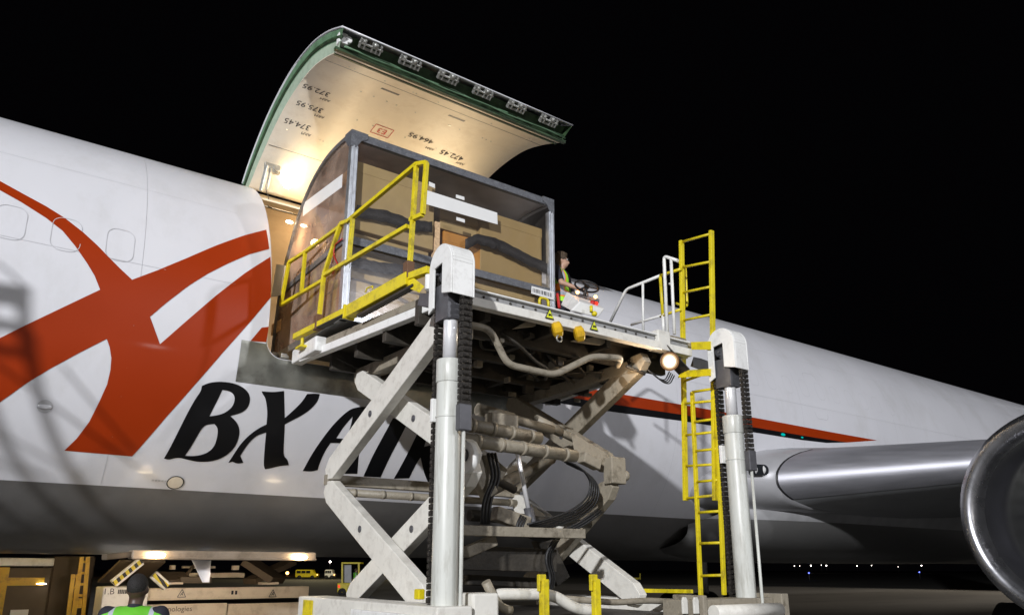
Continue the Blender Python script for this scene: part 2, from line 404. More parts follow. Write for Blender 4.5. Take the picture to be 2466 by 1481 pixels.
for (x0, x1) in ((-14.4, bx0), (bx1, 46)):
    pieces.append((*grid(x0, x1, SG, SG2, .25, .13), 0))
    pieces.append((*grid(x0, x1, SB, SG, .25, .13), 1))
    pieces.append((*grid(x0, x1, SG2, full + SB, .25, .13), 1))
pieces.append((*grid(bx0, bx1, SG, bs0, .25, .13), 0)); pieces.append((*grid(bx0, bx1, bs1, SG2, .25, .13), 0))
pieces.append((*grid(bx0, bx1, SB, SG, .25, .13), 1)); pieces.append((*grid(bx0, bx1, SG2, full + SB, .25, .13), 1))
vs, fs = cdt([[(bx0, bs0), (bx1, bs0), (bx1, bs1), (bx0, bs1)], hole], .13)
pieces.append((vs, fs, 0))
fus = skin_mesh('fuselage', pieces, ['air_white', 'air_grey'], plane)
# livery
P = lambda pts: [fus_xs(*q) for q in pts]
red_main = [(-70,400),(0,437),(60,470),(110,497),(155,525),(200,560),(235,592),(262,620),(290,648),(318,674),(380,651),(450,622),(520,592),(590,567),(641,554),
 (648,600),(600,613),(545,637),(500,660),(455,688),(400,730),(361,763),(385,829),(450,772),(520,712),(590,658),(651,619),(652,716),(600,778),(540,845),(470,925),(400,1004),(350,1062),(318,1098),
 (236,1091),(155,1084),(185,1055),(215,1015),(240,965),(258,925),(266,890),(268,862),(264,836),(257,816),(190,850),(120,888),(60,925),(0,968),(-80,1016),(-80,850),(0,814),(60,784),(150,741),(241,698),(228,665),(210,635),(180,592),(150,556),(110,525),(50,487),(0,459),(-70,425)]
vs1 = cdt([P(red_main)], .11)
vs2 = cdt([P([(603,821),(630,789),(647,787),(641,824)])], .1)
rs_top = [(1300,914),(1400,932),(1490,948),(1640,974),(1830,1008),(2000,1040),(2112,1060)]
rs_bot = [(2040,1065),(1960,1053),(1830,1031),(1640,998),(1480,974),(1400,961),(1300,946)]
bs_bot = [(1990,1066),(1930,1059),(1830,1043),(1640,1013),(1450,988),(1300,962)]
vs3 = cdt([P(rs_top + rs_bot)], .11); vs4 = cdt([P(rs_bot[::-1] + bs_bot)], .11)
skin_mesh('red_livery', [(*vs1, 0), (*vs2, 0), (*vs3, 0)], ['air_red'], plane, .004)
skin_mesh('black_stripe', [(*vs4, 0)], ['air_black'], plane, .004)
def Z2(pts): return P([(x / 2.326, 800 + y / 2.326) for x, y in pts])
def smooth(L, it=2):
    for _ in range(it):
        o = []
        for i, a in enumerate(L):
            b = L[(i + 1) % len(L)]; p = L[i - 1]
            # keep sharp corners
            u = V((a[0] - p[0], a[1] - p[1])); w = V((b[0] - a[0], b[1] - a[1]))
            ang = abs(u.angle_signed(w)) if u.length > 1e-6 and w.length > 1e-6 else 0
            if ang > R(48): o.append(a)
            else: o += [(a[0] * .75 + p[0] * .25, a[1] * .75 + p[1] * .25), (a[0] * .75 + b[0] * .25, a[1] * .75 + b[1] * .25)]
        L = o
    return L
letB = [[(1130,300),(1175,280),(1250,275),(1330,290),(1385,325),(1403,370),(1390,420),(1355,450),(1290,468),(1325,500),(1343,545),(1335,600),(1310,650),(1260,695),(1190,722),(1110,725),(1050,712),(1010,700),(975,703),(945,713),(918,705),(950,650),(1000,550),(1050,450),(1095,370),(1125,330)],
 [(1245,322),(1290,330),(1315,355),(1312,395),(1290,430),(1240,460),(1172,470)], [(1165,515),(1200,512),(1220,535),(1218,580),(1200,640),(1160,675),(1100,692),(1035,690),(1070,640),(1115,560),(1140,525)]]
letX = [[(1465,330),(1530,335),(1590,328),(1592,420),(1594,480),(1650,430),(1690,390),(1720,345),(1760,342),(1790,345),(1780,385),(1740,430),(1690,465),(1640,490),(1594,515),(1590,600),(1586,690),(1610,710),(1617,742),(1560,748),(1515,760),(1485,765),(1475,745),(1482,640),(1490,560),(1440,575),(1400,610),(1370,650),(1345,690),(1362,728),(1330,735),(1300,722),(1278,730),(1310,680),(1350,620),(1400,570),(1450,535),(1492,515),(1498,450),(1488,370),(1470,345)]]
letA = [[(1695,775),(1740,690),(1800,600),(1870,510),(1950,435),(2000,418),(2060,416),(2050,520),(2010,640),(2000,790),(1905,790),(1918,700),(1935,620),(1850,618),(1815,670),(1790,730),(1778,770),(1740,778)], [(1882,592),(1940,596),(1965,520),(1975,470),(1925,525)]]
letI = [[(2035,805),(2130,810),(2180,700),(2240,590),(2290,490),(2200,480),(2140,590),(2080,700)]]
letR = [[(2205,818),(2290,815),(2330,735),(2355,700),(2375,790),(2400,845),(2470,850),(2500,830),(2440,690),(2530,650),(2570,580),(2540,520),(2450,495),(2370,492),(2320,600),(2260,720)], [(2400,555),(2450,545),(2480,570),(2450,620),(2375,640)]]
for nm, L in (('B', letB), ('X', letX), ('A', letA), ('I', letI), ('R', letR)):
    o = skin_mesh('lettering', [(*cdt([smooth(Z2(l)) for l in L], .08), 0)], ['air_black'], plane, .005)
    o['label'] = 'large black italic letter ' + nm + ' of the airline name'
# scuff plate below the cargo door
s0, s1 = s_of_z(3.93), s_of_z(4.42)
plate = [(2.40, s1), (2.40, s0), (6.5, s0), (6.5, s1), (DX1 + .005, s1)] + [((x - 4.44) * 1.004 + 4.44, y_ - .008) for x, y_ in hole[:14][::-1]] + [(DX0 - .008, s1)]
skin_mesh('scuff_plate', [(*cdt([plate], .12), 0)], ['scuff'], plane, .006)
# seams, plugged windows, ports
def strip(pts, w, closed=False):
    L = [V(p) for p in pts]; n = len(L); A = []; B = []
    for i in range(n):
        a = L[(i - 1) % n] if closed or i > 0 else L[i]; b = L[(i + 1) % n] if closed or i < n - 1 else L[i]
        d = (b - a).normalized(); nn = V((-d.y, d.x)) * w / 2; A.append(L[i] + nn); B.append(L[i] - nn)
    vs = A + B; fs = [(i, (i + 1) % n, n + (i + 1) % n, n + i) for i in range(n if closed else n - 1)]
    return vs, fs
seams = []
def seamline(a, b, w=.007):
    n = max(2, int(math.dist(a, b) / .15)); return strip([(a[0] + (b[0] - a[0]) * i / n, a[1] + (b[1] - a[1]) * i / n) for i in range(n + 1)], w)
xs1 = fus_xs(350, 560)[0]
seams.append(seamline((xs1, SG + .02), (xs1, 2.6), .004))
for x in (9.9, 13.6, 17.2, 21.0, -3.2): seams.append(seamline((x, SG + .05), (x, 3.3), .004))
for s_ in (.35, 1.5, 2.7): seams.append(seamline((6.9, s_), (28, s_), .003)); seams.append(seamline((-5, s_ + .05), (2.3, s_ + .05), .003))
plugs = []
for (qx, qy) in ((290, 590), (160, 565), (25, 535), (-115, 505)):
    x, s_ = fus_xs(qx, qy); plugs.append(strip(rrect(x - .14, s_ - .2, x + .14, s_ + .2, .1), .006, True))
for k in range(10): x = 12.2 + k * .56; plugs.append(strip(rrect(x - .13, .55, x + .13, .93, .1), .0035, True))
plugs.append(strip(rrect(14.05, .12, 14.5, 1.15, .1), .006, True))
for q in seams: skin_mesh('panel_seam', [(*q, 0)], ['seam'], plane, .0035)
for q in plugs: skin_mesh('window_plug', [(*q, 0)], ['seam'], plane, .0045)
x, s_ = fus_xs(422, 1161)
disc = lambda x, s_, r, n=28: ([(x, s_)] + [(x + r * cos(2 * pi * i / n), s_ + r * sin(2 * pi * i / n)) for i in range(n)], [(0, i + 1, (i + 1) % n + 1) for i in range(n)])
port = skin_mesh('static_port', [(*disc(x, s_, .085), 0)], ['liner'], plane, .0065)
skin_mesh('port_ring', [(*strip([(x + .09 * cos(2 * pi * i / 32), s_ + .09 * sin(2 * pi * i / 32)) for i in range(32)], .012, True), 0)], ['air_black'], port, .0075).location = -port.location
# note lines beside the port
nt_ = []
for k in range(5): nt_.append(([(x - .26 + k * .035, s_ + .0), (x - .235 + k * .035, s_ + .0), (x - .235 + k * .035, s_ + .025), (x - .26 + k * .035, s_ + .025)], [(0, 1, 2, 3)]))
skin_mesh('port_marking', [(*q, 0) for q in nt_], ['seam'], plane, .0045)
x, s_ = fus_xs(108, 978); skin_mesh('drain_pocket', [(*disc(x, s_, .07), 0)], ['seam'], plane, .0045)
m = MB(); q = fus_p(x, s_); m.sphere(q, .045, 8, (1.6, .35, .7)); m.build('drain_fairing', 'air_white', plane)
# teal reflections on the stripe: two small ovals painted as glow, further below
# opening frame
def ring_frame(off0, off1, grow, name, mt, parent):
    n = len(hole); m = MB(); A = []; B = []
    cx, cs = (DX0 + DX1) / 2, (SLOW + SHI) / 2
    L = dens(hole, .12); n = len(L)
    for (x, s_) in L:
        x2 = cx + (x - cx) * grow; s2 = cs + (s_ - cs) * grow
        A.append(m.bm.verts.new(fus_p(x, s_, off0))); B.append(m.bm.verts.new(fus_p(x2, s2, off1)))
    for i in range(n): f = m._f([A[i], A[(i + 1) % n], B[(i + 1) % n], B[i]])
    return m.build(name, mt, parent)
ring_frame(.002, -.16, .995, 'door_frame', 'liner', plane)
# hold interior: liner, floor, ceiling lamps
m = MB()
m.bm.verts.ensure_lookup_table()
ns = 30
for (x0, x1) in ((-3, DX0 - .02), (DX0 - .02, DX1 + .02), (DX1 + .02, 11)):
    s_start = SHI + .03 if x0 == DX0 - .02 else s_of_z(4.1)
    s_end = pi * SR - s_of_z(4.1)
    for k in range(ns):
        a = s_start + (s_end - s_start) * k / ns; b = s_start + (s_end - s_start) * (k + 1) / ns
        f = m._f([m.bm.verts.new(fus_p(x, s, -.17)) for x, s in ((x0, a), (x1, a), (x1, b), (x0, b))])
m.build('hold_liner', 'liner', plane, fix=False)
m = MB(); m.box((-3, YC - FA + .2, 4.18), (11, YC + FA - .2, 4.26)); m.build('hold_floor', 'scuff', plane)
for x in (-2.98, 10.98):
    m = MB(); aa = [s_of_z(4.2) / SR + (pi - 2 * s_of_z(4.2) / SR) * k / 24 for k in range(25)]
    m.prism([(-(FA - .2) * cos(a), (FB - .2) * sin(a)) for a in aa], (x, YC, ZC), (0, 1, 0), (0, 0, 1), (.05, 0, 0)); m.build('bulkhead', 'liner', plane)
m = MB(); 
for k in range(6): m.beam((DX0 + .1, 10.02 + k * .12, 6.86 + k * .05), (DX1 - .1, 10.02 + k * .12, 6.86 + k * .05), .05, .03 + .02 * (k % 2))
m.build('header_beam', 'liner', plane, .004)
m = MB(); rr = random.Random(3)
for k in range(7):
    p = at_x(640 + 7 * k, 455 + 4 * k, 2.95 + .12 * k); pts = [p]
    for j in range(5): p = p + V((rr.uniform(.0, .07), rr.uniform(-.05, .04), rr.uniform(-.1, .04))); pts.append(p)
    m.bend(pts, .007, .04, 6)
m.build('wiring', ['rubber'], plane)
# ---- cargo door (raised)
prof_o = [(10.84, 7.44), (10.45, 7.75), (9.80, 8.09), (9.0, 8.275), (8.25, 8.24), (7.65, 8.06), (7.13, 7.80)]
prof_i = [(10.62, 7.28), (10.18, 7.52), (9.55, 7.79), (8.95, 7.92), (8.30, 7.92), (7.80, 7.80), (7.32, 7.61)]
def crs(L, k=6):
    o = []
    for i in range(len(L) - 1):
        p0 = V(L[max(i - 1, 0)]); p1 = V(L[i]); p2 = V(L[i + 1]); p3 = V(L[min(i + 2, len(L) - 1)])
        for j in range(k):
            t = j / k; o.append(.5 * ((2 * p1) + (p2 - p0) * t + (2 * p0 - 5 * p1 + 4 * p2 - p3) * t * t + (3 * p1 - p0 - 3 * p2 + p3) * t ** 3))
    o.append(V(L[-1])); return o
po = crs(prof_o); pi_ = crs(prof_i); DXa, DXb = 2.70, 6.15
door = MB()
def sheet(m, L, x0, x1, nx=1, sm=True):
    rows = [[m.bm.verts.new((x0 + (x1 - x0) * i / nx, p[0], p[1])) for p in L] for i in range(nx + 1)]
    for A, B in zip(rows, rows[1:]):
        for k in range(len(L) - 1):
            f = m._f([A[k], A[k + 1], B[k + 1], B[k]])
            if f: f.smooth = sm
off = lambda L, d: [V((p.x, p.y + d)) for p in L]
sheet(door, po, DXa, DXb, 4)
dskin = door.build('cargo_door', 'air_white', plane, fix=False)
so = dskin.modifiers.new('thick', 'SOLIDIFY'); so.thickness = .014; so.offset = 0
dskin['label'] = 'raised upward-hinged main deck cargo door'
m = MB(); sheet(m, pi_, DXa + .05, DXb - .05, 4); ln = m.build('door_liner', 'liner', dskin, fix=False)
so = ln.modifiers.new('thick', 'SOLIDIFY'); so.thickness = .012; so.offset = 0
for x, xi in ((DXa + .015, DXa + .06), (DXb - .015, DXb - .06)):
    m = MB()
    for k in range(len(po) - 1):
        m._f([m.bm.verts.new(q) for q in ((x, po[k].x, po[k].y - .015), (x, po[k + 1].x, po[k + 1].y - .015), (xi, pi_[k + 1].x, pi_[k + 1].y + .006), (xi, pi_[k].x, pi_[k].y + .006))])
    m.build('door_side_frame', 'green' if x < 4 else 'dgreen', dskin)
m = MB()
for k in range(len(po) - 1):
    a0_, a1_ = po[k].lerp(pi_[k], .55), po[k + 1].lerp(pi_[k + 1], .55)
    m._f([m.bm.verts.new(q) for q in ((DXa + .03, a0_.x, a0_.y - .004), (DXa + .03, a1_.x, a1_.y - .004), (DXa + .056, pi_[k + 1].x, pi_[k + 1].y), (DXa + .056, pi_[k].x, pi_[k].y))])
m.build('door_side_trim', mat('pale_green_paint', (.42, .52, .4), .5, var=.1, dirt=(.2, .25, .18), dirtamt=.4, dscale=9), dskin)
# seal along the forward side
m = MB(); m.tube([V((DXa + .03, a.x * .6 + b.x * .4, a.y * .6 + b.y * .4)) for a, b in zip(po, pi_)], .022, 8); m.build('door_seal', 'dgreen', dskin)
# free edge recess, with beam, pipes and latches
eo = V((0, po[-1].x, po[-1].y)); ei = V((0, pi_[-1].x, pi_[-1].y)); ed = (ei - eo); inn = V((0, .12, .03))
m = MB(); m.mi = 0
a0 = eo + V((0, .0, -.016)); 
m.hexa([V((DXa + .05, 0, 0)) + a0 + inn, V((DXb - .05, 0, 0)) + a0 + inn, V((DXb - .05, 0, 0)) + ei + inn, V((DXa + .05, 0, 0)) + ei + inn,
        V((DXa + .05, 0, 0)) + a0 + inn * 1.3, V((DXb - .05, 0, 0)) + a0 + inn * 1.3, V((DXb - .05, 0, 0)) + ei + inn * 1.3, V((DXa + .05, 0, 0)) + ei + inn * 1.3])
m.beam(V((DXa, 0, 0)) + ei + V((0, 0, .012)), V((DXb, 0, 0)) + ei + V((0, 0, .012)), .05, .035)
m.build('edge_beam', 'dgreen', dskin)
m = MB(); mid = eo * .35 + ei * .65
m.bend([V((DXa + .1 + k * .3, 0, .012 * ((k * 7) % 3 - 1))) + mid + inn * .3 for k in range(12)], .011, .06, 6)
m.bend([V((DXa + .1 + k * .33, 0, -.01 * ((k * 5) % 3 - 1))) + mid + V((0, -.01, -.035)) for k in range(11)], .007, .06, 6)
m.build('hydraulic_line', 'green', dskin)
e_y = ed.normalized()
for k, (qx, qy) in enumerate(((892, 112), (987, 150), (1078, 186), (1162, 222), (1243, 256), (1320, 290))):
    c = at_pl(qx, qy, (eo + ei) / 2, V((0, -.87, -.5)) if False else ed.cross(V((1, 0, 0))).normalized())
    m = MB(); up = -e_y; ux = V((1, 0, 0)); n = ux.cross(up)
    if n.y > 0: n = -n
    for dx in (-.13, -.075, .02, .075, .125):
        m.beam(c + ux * dx - up * .06 + n * .01, c + ux * dx + up * .05 + n * .03, .018, .05, up=n)
    m.cyl(c - ux * .15 + n * .03, c + ux * .15 + n * .03, .016, n=10)
    m.beam(c - ux * .12 - up * .05, c + ux * .13 - up * .05, .03, .03, up=n)
    m.sphere(c + ux * .05 + up * .03 + n * .03, .032, 6); m.sphere(c - ux * .1 + up * .02 + n * .02, .03, 6)
    m.build('latch', 'cast', dskin, .003)
m = MB(); c = at_x(822, 95, DXa + .06); m.box(c + V((-.04, -.04, -.07)), c + V((.07, .05, .07))); m.cyl(c + V((.08, -.05, 0)), c + V((.08, .05, .02)), .04); m.build('corner_fitting', 'paper', dskin, .01)
# door text on the liner
def on_liner(px, py):
    best = None
    for a, b in zip(pi_, pi_[1:]):
        p = V((0, a.x, a.y)); t = V((0, b.x - a.x, b.y - a.y)); n = V((0, -t.z, t.y)).normalized()
        h = at_pl(px, py, p, n); k = (h - p).dot(t) / t.dot(t)
        if -.02 <= k <= 1.02:
            if n.z > 0: n = -n
            return h, t.normalized(), n
    return h, t.normalized(), -n if n.z > 0 else n
def text_mesh(txt, size, font_w=1.0):
    cu_ = bpy.data.curves.new('txt', 'FONT'); cu_.body = txt; cu_.size = size; cu_.align_x = 'CENTER'; cu_.align_y = 'CENTER'; cu_.resolution_u = 3
    o = bpy.data.objects.new('txt', cu_); col.objects.link(o)
    bpy.context.view_layer.update()
    me = bpy.data.meshes.new_from_object(o.evaluated_get(bpy.context.evaluated_depsgraph_get()))
    col.objects.unlink(o); bpy.data.objects.remove(o); return me
def put_text(name, txt, size, c, ex, ey, mt, parent, sx=1.0):
    me = text_mesh(txt, size); me.materials.clear(); me.materials.append(M[mt]); me.name = name
    base = world_base(parent)
    for v in me.vertices: v.co = V(c) + V(ex) * (v.co.x * sx) + V(ey) * v.co.y - base
    o = bpy.data.objects.new(name, me); col.objects.link(o); o.parent = parent; return o
for (qx, qy, t, sz) in ((762, 216, '372.95', .14), (783, 239, 'ARM', .07), (746, 256, '375.95', .14), (769, 279, 'ARM', .07), (716, 298, '374.45', .14), (737, 322, 'ARM', .07),
                    (1014, 332, '464.95', .15), (1035, 357, 'ARM', .07), (1088, 373, '472.45', .15), (1108, 393, 'ARM', .07)):
    h, t_, n_ = on_liner(qx, qy); ex = V((-1, 0, 0)); ey = t_ if t_.y > 0 else -t_   # upside down: text up points to the hinge
    ey = n_.cross(ex); 
    if ey.y < 0: ey = ey
    o = put_text('stencil_text', t, sz, h + n_ * .012, ex, ey, 'cloth', ln)
h, t_, n_ = on_liner(920, 315); ex = V((-1, 0, 0)); ey = n_.cross(ex)
put_text('stencil_text', 'E3', .15, h + n_ * .012, ex, ey, 'red', ln)
m = MB()
for a, b in (((-.14, -.1), (.14, -.1)), ((.14, -.1), (.14, .1)), ((.14, .1), (-.14, .1)), ((-.14, .1), (-.14, -.1))):
    m.beam(h + n_ * .012 + ex * a[0] + ey * a[1], h + n_ * .012 + ex * b[0] + ey * b[1], .008, .003, up=n_)
m.build('stencil_frame', 'red', ln)
h, t_, n_ = on_liner(955, 362); m = MB(); m.beam(h - V((.1, 0, 0)) + n_ * .01, h + V((.1, 0, 0)) + n_ * .01, .08, .004, up=n_); m.build('stencil_panel', 'strap', ln)
for qx, qy in ((940, 220), (1100, 284)):
    h, t_, n_ = on_liner(qx, qy); m = MB(); m.beam(h - V((.13, 0, 0)) + n_ * .005, h + V((.13, 0, 0)) + n_ * .005, .055, .012, up=n_); m.build('pull_handle', 'dgrey', ln, .004)
    m = MB(); m.beam(h - V((.19, 0, 0)) + n_ * .002, h + V((.19, 0, 0)) + n_ * .002, .13, .012, up=n_); m.build('handle_cup', 'liner', ln, .03)
m = MB()
for k in range(2):
    kk = (9, 31)[k] if k == 0 else 30
    kk = min(kk, len(pi_) - 2); p = pi_[kk]; m.beam((DXa + .07, p.x, p.y - .006), (DXb - .07, p.x, p.y - .006), .006, .006)
m.build('liner_joint', 'dgrey', ln)
m = MB(); rr = random.Random(5)
for k in range(46):
    h, t_, n_ = on_liner(rr.uniform(760, 1250), 0)
    x = rr.uniform(DXa + .2, DXb - .2); j = rr.choice((6, 12, 18, 24, 31)); p = pi_[j]; m.cyl((x, p.x, p.y - .002), (x, p.x, p.y - .012), .011, n=8)
m.build('liner_screw', 'cast', ln)
c = at_x(652, 405, 2.9); m = MB(); m.box(c + V((-.09, -.02, -.07)), c + V((.14, .03, .07))); m.cyl(c + V((.08, -.05, 0)), c + V((.08, .0, 0)), .05)
m.beam(c + V((-.06, -.03, 0)), c + V((-.1, .02, -.4)), .05, .05); m.beam(c + V((0, -.03, 0)), c + V((-.02, .02, -.35)), .03, .03); m.build('hinge_arm', 'cast', dskin, .006)
c = at_x(693, 440, 3.2)
m = MB(); m.sphere(c, .075, 10, (1, 1, 1.25)); m.build('hold_lamp', 'e_warm', plane)
lamp('hold_lamp_light', 'POINT', c + V((.05, -.3, -.03)), 4, (1, .85, .62), .1)
lamp('door_wash_fill', 'POINT', (3.8, 9.7, 7.0), 26, (1, .79, .5), .3)  # added fills, wash the door liner evenly
lamp('door_wash_fill', 'POINT', (5.5, 9.5, 7.05), 52, (1, .79, .5), .4)
c = at_x(697, 535, 3.0); m = MB(); m.sphere(c, .03, 8, (1.6, 1, .6)); m.build('hold_lamp', 'e_warm', plane)
lamp('hold_side_light', 'POINT', c + V((-.1, -.2, -.3)), 9, (1, .65, .34), .05)
lamp('hold_ceiling_light', 'POINT', (4.2, 11.3, 6.6), 40, (1, .6, .28), .2)
# ---- belly fairing
def fairing(name, x0, x1, mats, parent):
    m = MB(); rings = []
    nx = 40
    for i in range(nx + 1):
        t = i / nx; x = x0 + (x1 - x0) * t
        k = min(1, sin(min(1, t / .28) * pi / 2)) * min(1, sin(min(1, (1 - t) / .3) * pi / 2)) if 0 < t < 1 else 0
        hw = 1.7 + 1.1 * k ** .7; zt = 2.6 + 1.0 * k; zb = 2.15 - .2 * k ** .6; row = []
        for j in range(33):
            a = pi * j / 32; sx = -cos(a); sz = -sin(a)
            e = .62
            yy = YC + hw * math.copysign(abs(sx) ** e, sx); zz = zt + (zt - zb) * -abs(sz) ** .8
            row.append(m.bm.verts.new((x, yy, zz)))
        rings.append(row)
    for A, B in zip(rings, rings[1:]):
        for j in range(32):
            f = m._f([A[j], B[j], B[j + 1], A[j + 1]]); f.smooth = True
    return m.build(name, mats, parent)
def two_tone():
    m = mat('fairing_paint', (.4, .4, .41), .38, coat=.15); nt = m.node_tree; N = nt.nodes; L = nt.links; b = N['Principled BSDF']; old = b.inputs['Base Color'].links[0].from_socket
    tc = N.new('ShaderNodeTexCoord'); sx = N.new('ShaderNodeSeparateXYZ'); L.new(tc.outputs['Object'], sx.inputs[0]); g_ = N.new('ShaderNodeMath'); g_.operation = 'GREATER_THAN'; g_.inputs[1].default_value = 2.7; L.new(sx.outputs['Z'], g_.inputs[0])
    mi = N.new('ShaderNodeMix'); mi.data_type = 'RGBA'; L.new(g_.outputs[0], mi.inputs[0]); mi.inputs[6].default_value = (.15, .148, .145, 1); L.new(old, mi.inputs[7]); L.new(mi.outputs[2], b.inputs['Base Color']); return m
M['fairing'] = two_tone()
fairing('belly_fairing', 10.9, 25, ['fairing'], plane)
m = MB(); m.prism([(0, 0), (.3, 0), (.31, -.38), (.22, -.38)], (2.66, YC - .02, 2.0), (1, 0, 0), (0, 0, 1), (0, .04, 0)); m.build('blade_antenna', 'air_white', plane, .008)
# ---- wing
def wing_station(Y):
    o = 8.5 - Y; X = 12.0 + (.61 if o > 0 else 1.9) * o; z = 3.38 + .045 * o + .0006 * o * o
    c = max(2.2, 9.2 - .62 * o if o < 6 else 5.48 - .215 * (o - 6)); tk = 1.42 - .13 * min(max(o, 0), 6) - .035 * max(0, o - 6); return X, z, c, max(.25, tk)
def af(u, tk, c):
    t = tk / c; return 5 * t * c * (.2969 * sqrt(u) - .126 * u - .3516 * u * u + .2843 * u ** 3 - .1015 * u ** 4)
us = [0, .0015, .005, .01, .018, .03, .045, .065, .09, .13, .2, .3, .42, .55, .7, .85, 1]
def wing_loft(name, mt, ulo, uhi, Ys, side=1, grow=0, lower_hi=None):
    m = MB(); rings = []
    for Y in Ys:
        X, z, c, tk = wing_station(Y); row = []
        up = [u for u in us if ulo <= u <= uhi]; lo = [u for u in us if ulo <= u <= (lower_hi or uhi)]
        pts = [(u, 1) for u in up[::-1]] + [(u, -1) for u in lo[(1 if ulo == 0 else 0):]]
        for u, sg in pts:
            k = (1 if sg > 0 else .86); y_ = (af(u, tk, c) * k + grow) * sg
            pos = V((X + u * c - (grow if u < .01 else 0), Y, z + y_ + .12 * (u * 3 if u < .33 else 1) - .9 * max(0, u - .3) * tk * .35))
            if side < 0: pos.y = 2 * YC - Y
            row.append(m.bm.verts.new(pos))
        rings.append(row)
    for A, B in zip(rings, rings[1:]):
        for k in range(len(A) - 1):
            f = m._f([A[k], B[k], B[k + 1], A[k + 1]]); f.smooth = True
    m._f(rings[-1])
    return m.build(name, mt, plane)
Ysl = [9.3, 8.9, 8.5, 8.1, 7, 6, 5, 4, 3, 1, -2, -6, -12]
wing_loft('wing', 'wing_grey', 0, 1, Ysl)
wing_loft('wing', 'wing_grey', 0, 1, Ysl, -1)
sl = wing_loft('slat', 'alu', 0, .13, [8.47, 8.1, 7, 6, 5, 4.4], 1, .006, .045)
sl2 = wing_loft('slat', 'alu', 0, .13, [2.6, 1, -2, -6, -11.5], 1, .006, .045)
# wing root glove with landing lights
wing_loft('wing_root_fairing', 'root_paint', 0, .13, [9.7, 9.4, 9.2, 9.0, 8.8, 8.62, 8.5], 1, .004, .2)
c = at_x(1828, 1131, 11.66)
m = MB(); m.prism(rrect(-.19, -.1, .19, .1, .095), at_x(1826, 1131, 11.66) + V((0, -.03, 0)), V((.85, -.35, 0)).normalized(), (0, 0, 1), (0, .05, 0)); lg = m.build('landing_light', 'glassdark', plane, .01)
for dx in (-.09, .09):
    m = MB(); q = at_x(1826, 1131, 11.66) + V((dx * .85, -dx * .35 - .035, 0)); m.lathe([(0, .075), (.004, .07), (.03, .03), (.035, .0)], q, (.35, -.85, 0), 20); m.build('reflector', 'paper', lg)
# ---- engines
def engine(Yc, sign):
    zc = 2.42; X0 = 10.5
    m = MB(); m.lathe([(.22, 1.05), (.12, 1.075), (.04, 1.12), (0, 1.18), (.01, 1.235), (.07, 1.285), (.2, 1.33), (.36, 1.36)], (X0, Yc, zc), (1, 0, 0), 72)
    lip = m.build('engine_lip', 'lip', None)
    m = MB(); m.lathe([(.36, 1.36), (.9, 1.42), (1.8, 1.43), (3, 1.35), (4.1, 1.12), (4.4, 1.02), (4.4, .98), (3.5, .95)], (X0, Yc, zc), (1, 0, 0), 72)
    nac = m.build('engine_nacelle', 'wing_grey', plane)
    lip.parent = nac; 
    b = world_base(plane)
    for v in lip.data.vertices: v.co -= b
    m = MB(); m.lathe([(.22, 1.05), (.6, 1.04), (.62, 1.02), (1.0, 1.03), (1.02, 1.05), (1.7, 1.1)], (X0, Yc, zc), (1, 0, 0), 72); m.build('inlet_duct', 'duct', nac)
    m = MB(); m.lathe([(1.35, .0), (1.37, .06), (1.5, .18), (1.75, .32), (2.0, .36)], (X0, Yc, zc), (1, 0, 0), 40)
    m.build('spinner', 'dgrey', nac)
    m = MB()
    for k in range(36):
        a = 2 * pi * k / 36; pr = []
        for r_, tw in ((.34, .5), (.65, .8), (1.03, 1.05)):
            rad = V((0, cos(a), sin(a))); tan = V((0, -sin(a), cos(a))); ch = .13 + .05 * r_
            dv = V((cos(tw), 0, 0)) + tan * sin(tw); c0 = V((X0 + 1.72, Yc, zc)) + rad * r_
            pr.append((m.bm.verts.new(c0 - dv * ch / 2), m.bm.verts.new(c0 + dv * ch / 2)))
        for A, B in zip(pr, pr[1:]): m._f([A[0], A[1], B[1], B[0]])
    fb = m.build('fan', 'cast', nac); so = fb.modifiers.new('t', 'SOLIDIFY'); so.thickness = .008
    m = MB(); m.cyl((X0 + 1.9, Yc, zc), (X0 + 1.95, Yc, zc), 1.09, n=48); m.build('fan_case', 'rubber', nac)
    m = MB(); m.cyl((X0 + 3.4, Yc, zc), (X0 + 5.6, Yc, zc), .75, .45, n=40); m.build('core_cowl', 'dgrey', nac)
    m = MB(); m.hexa([(X0 + 1.2, Yc - .12, zc + 1.2), (X0 + 8, Yc - .15, zc + .9), (X0 + 8, Yc + .15, zc + .9), (X0 + 1.2, Yc + .12, zc + 1.2),
                      (X0 + 1.6, Yc - .06, zc + 1.45), (X0 + 8, Yc - .15, zc + 1.9), (X0 + 8, Yc + .15, zc + 1.9), (X0 + 1.6, Yc + .06, zc + 1.45)]); m.build('pylon', 'wing_grey', plane, .05)
engine(3.48, 1); engine(2 * YC - 3.48, -1)
# landing gear (main), mostly in darkness under the wing
for yy in (YC - 4.6, YC + 4.6):
    m = MB(); m.cyl((18.5, yy, .6), (18.5, yy, 3.3), .16); m.beam((17.7, yy, .6), (19.3, yy, .6), .18, .2); gg = m.build('landing_gear', 'wclean', plane)
    for dx in (-.75, .75):
        for dy in (-.55, .55):
            m = MB(); m.lathe([(-.2, .25), (-.2, .5), (-.14, .58), (.14, .58), (.2, .5), (.2, .25)], (18.5 + dx, yy + dy, .58), (0, 1, 0), 32); m.cyl((18.5 + dx, yy + dy - .15, .58), (18.5 + dx, yy + dy + .15, .58), .26); m.build('gear_wheel', 'tyre', gg)
m = MB(); m.cyl((-8.5, YC, .5), (-8.5, YC, 2.4), .1); m.cyl((-8.5, YC - .35, .45), (-8.5, YC - .12, .45), .45); m.cyl((-8.5, YC + .12, .45), (-8.5, YC + .35, .45), .45); m.build('nose_gear', 'tyre', plane)
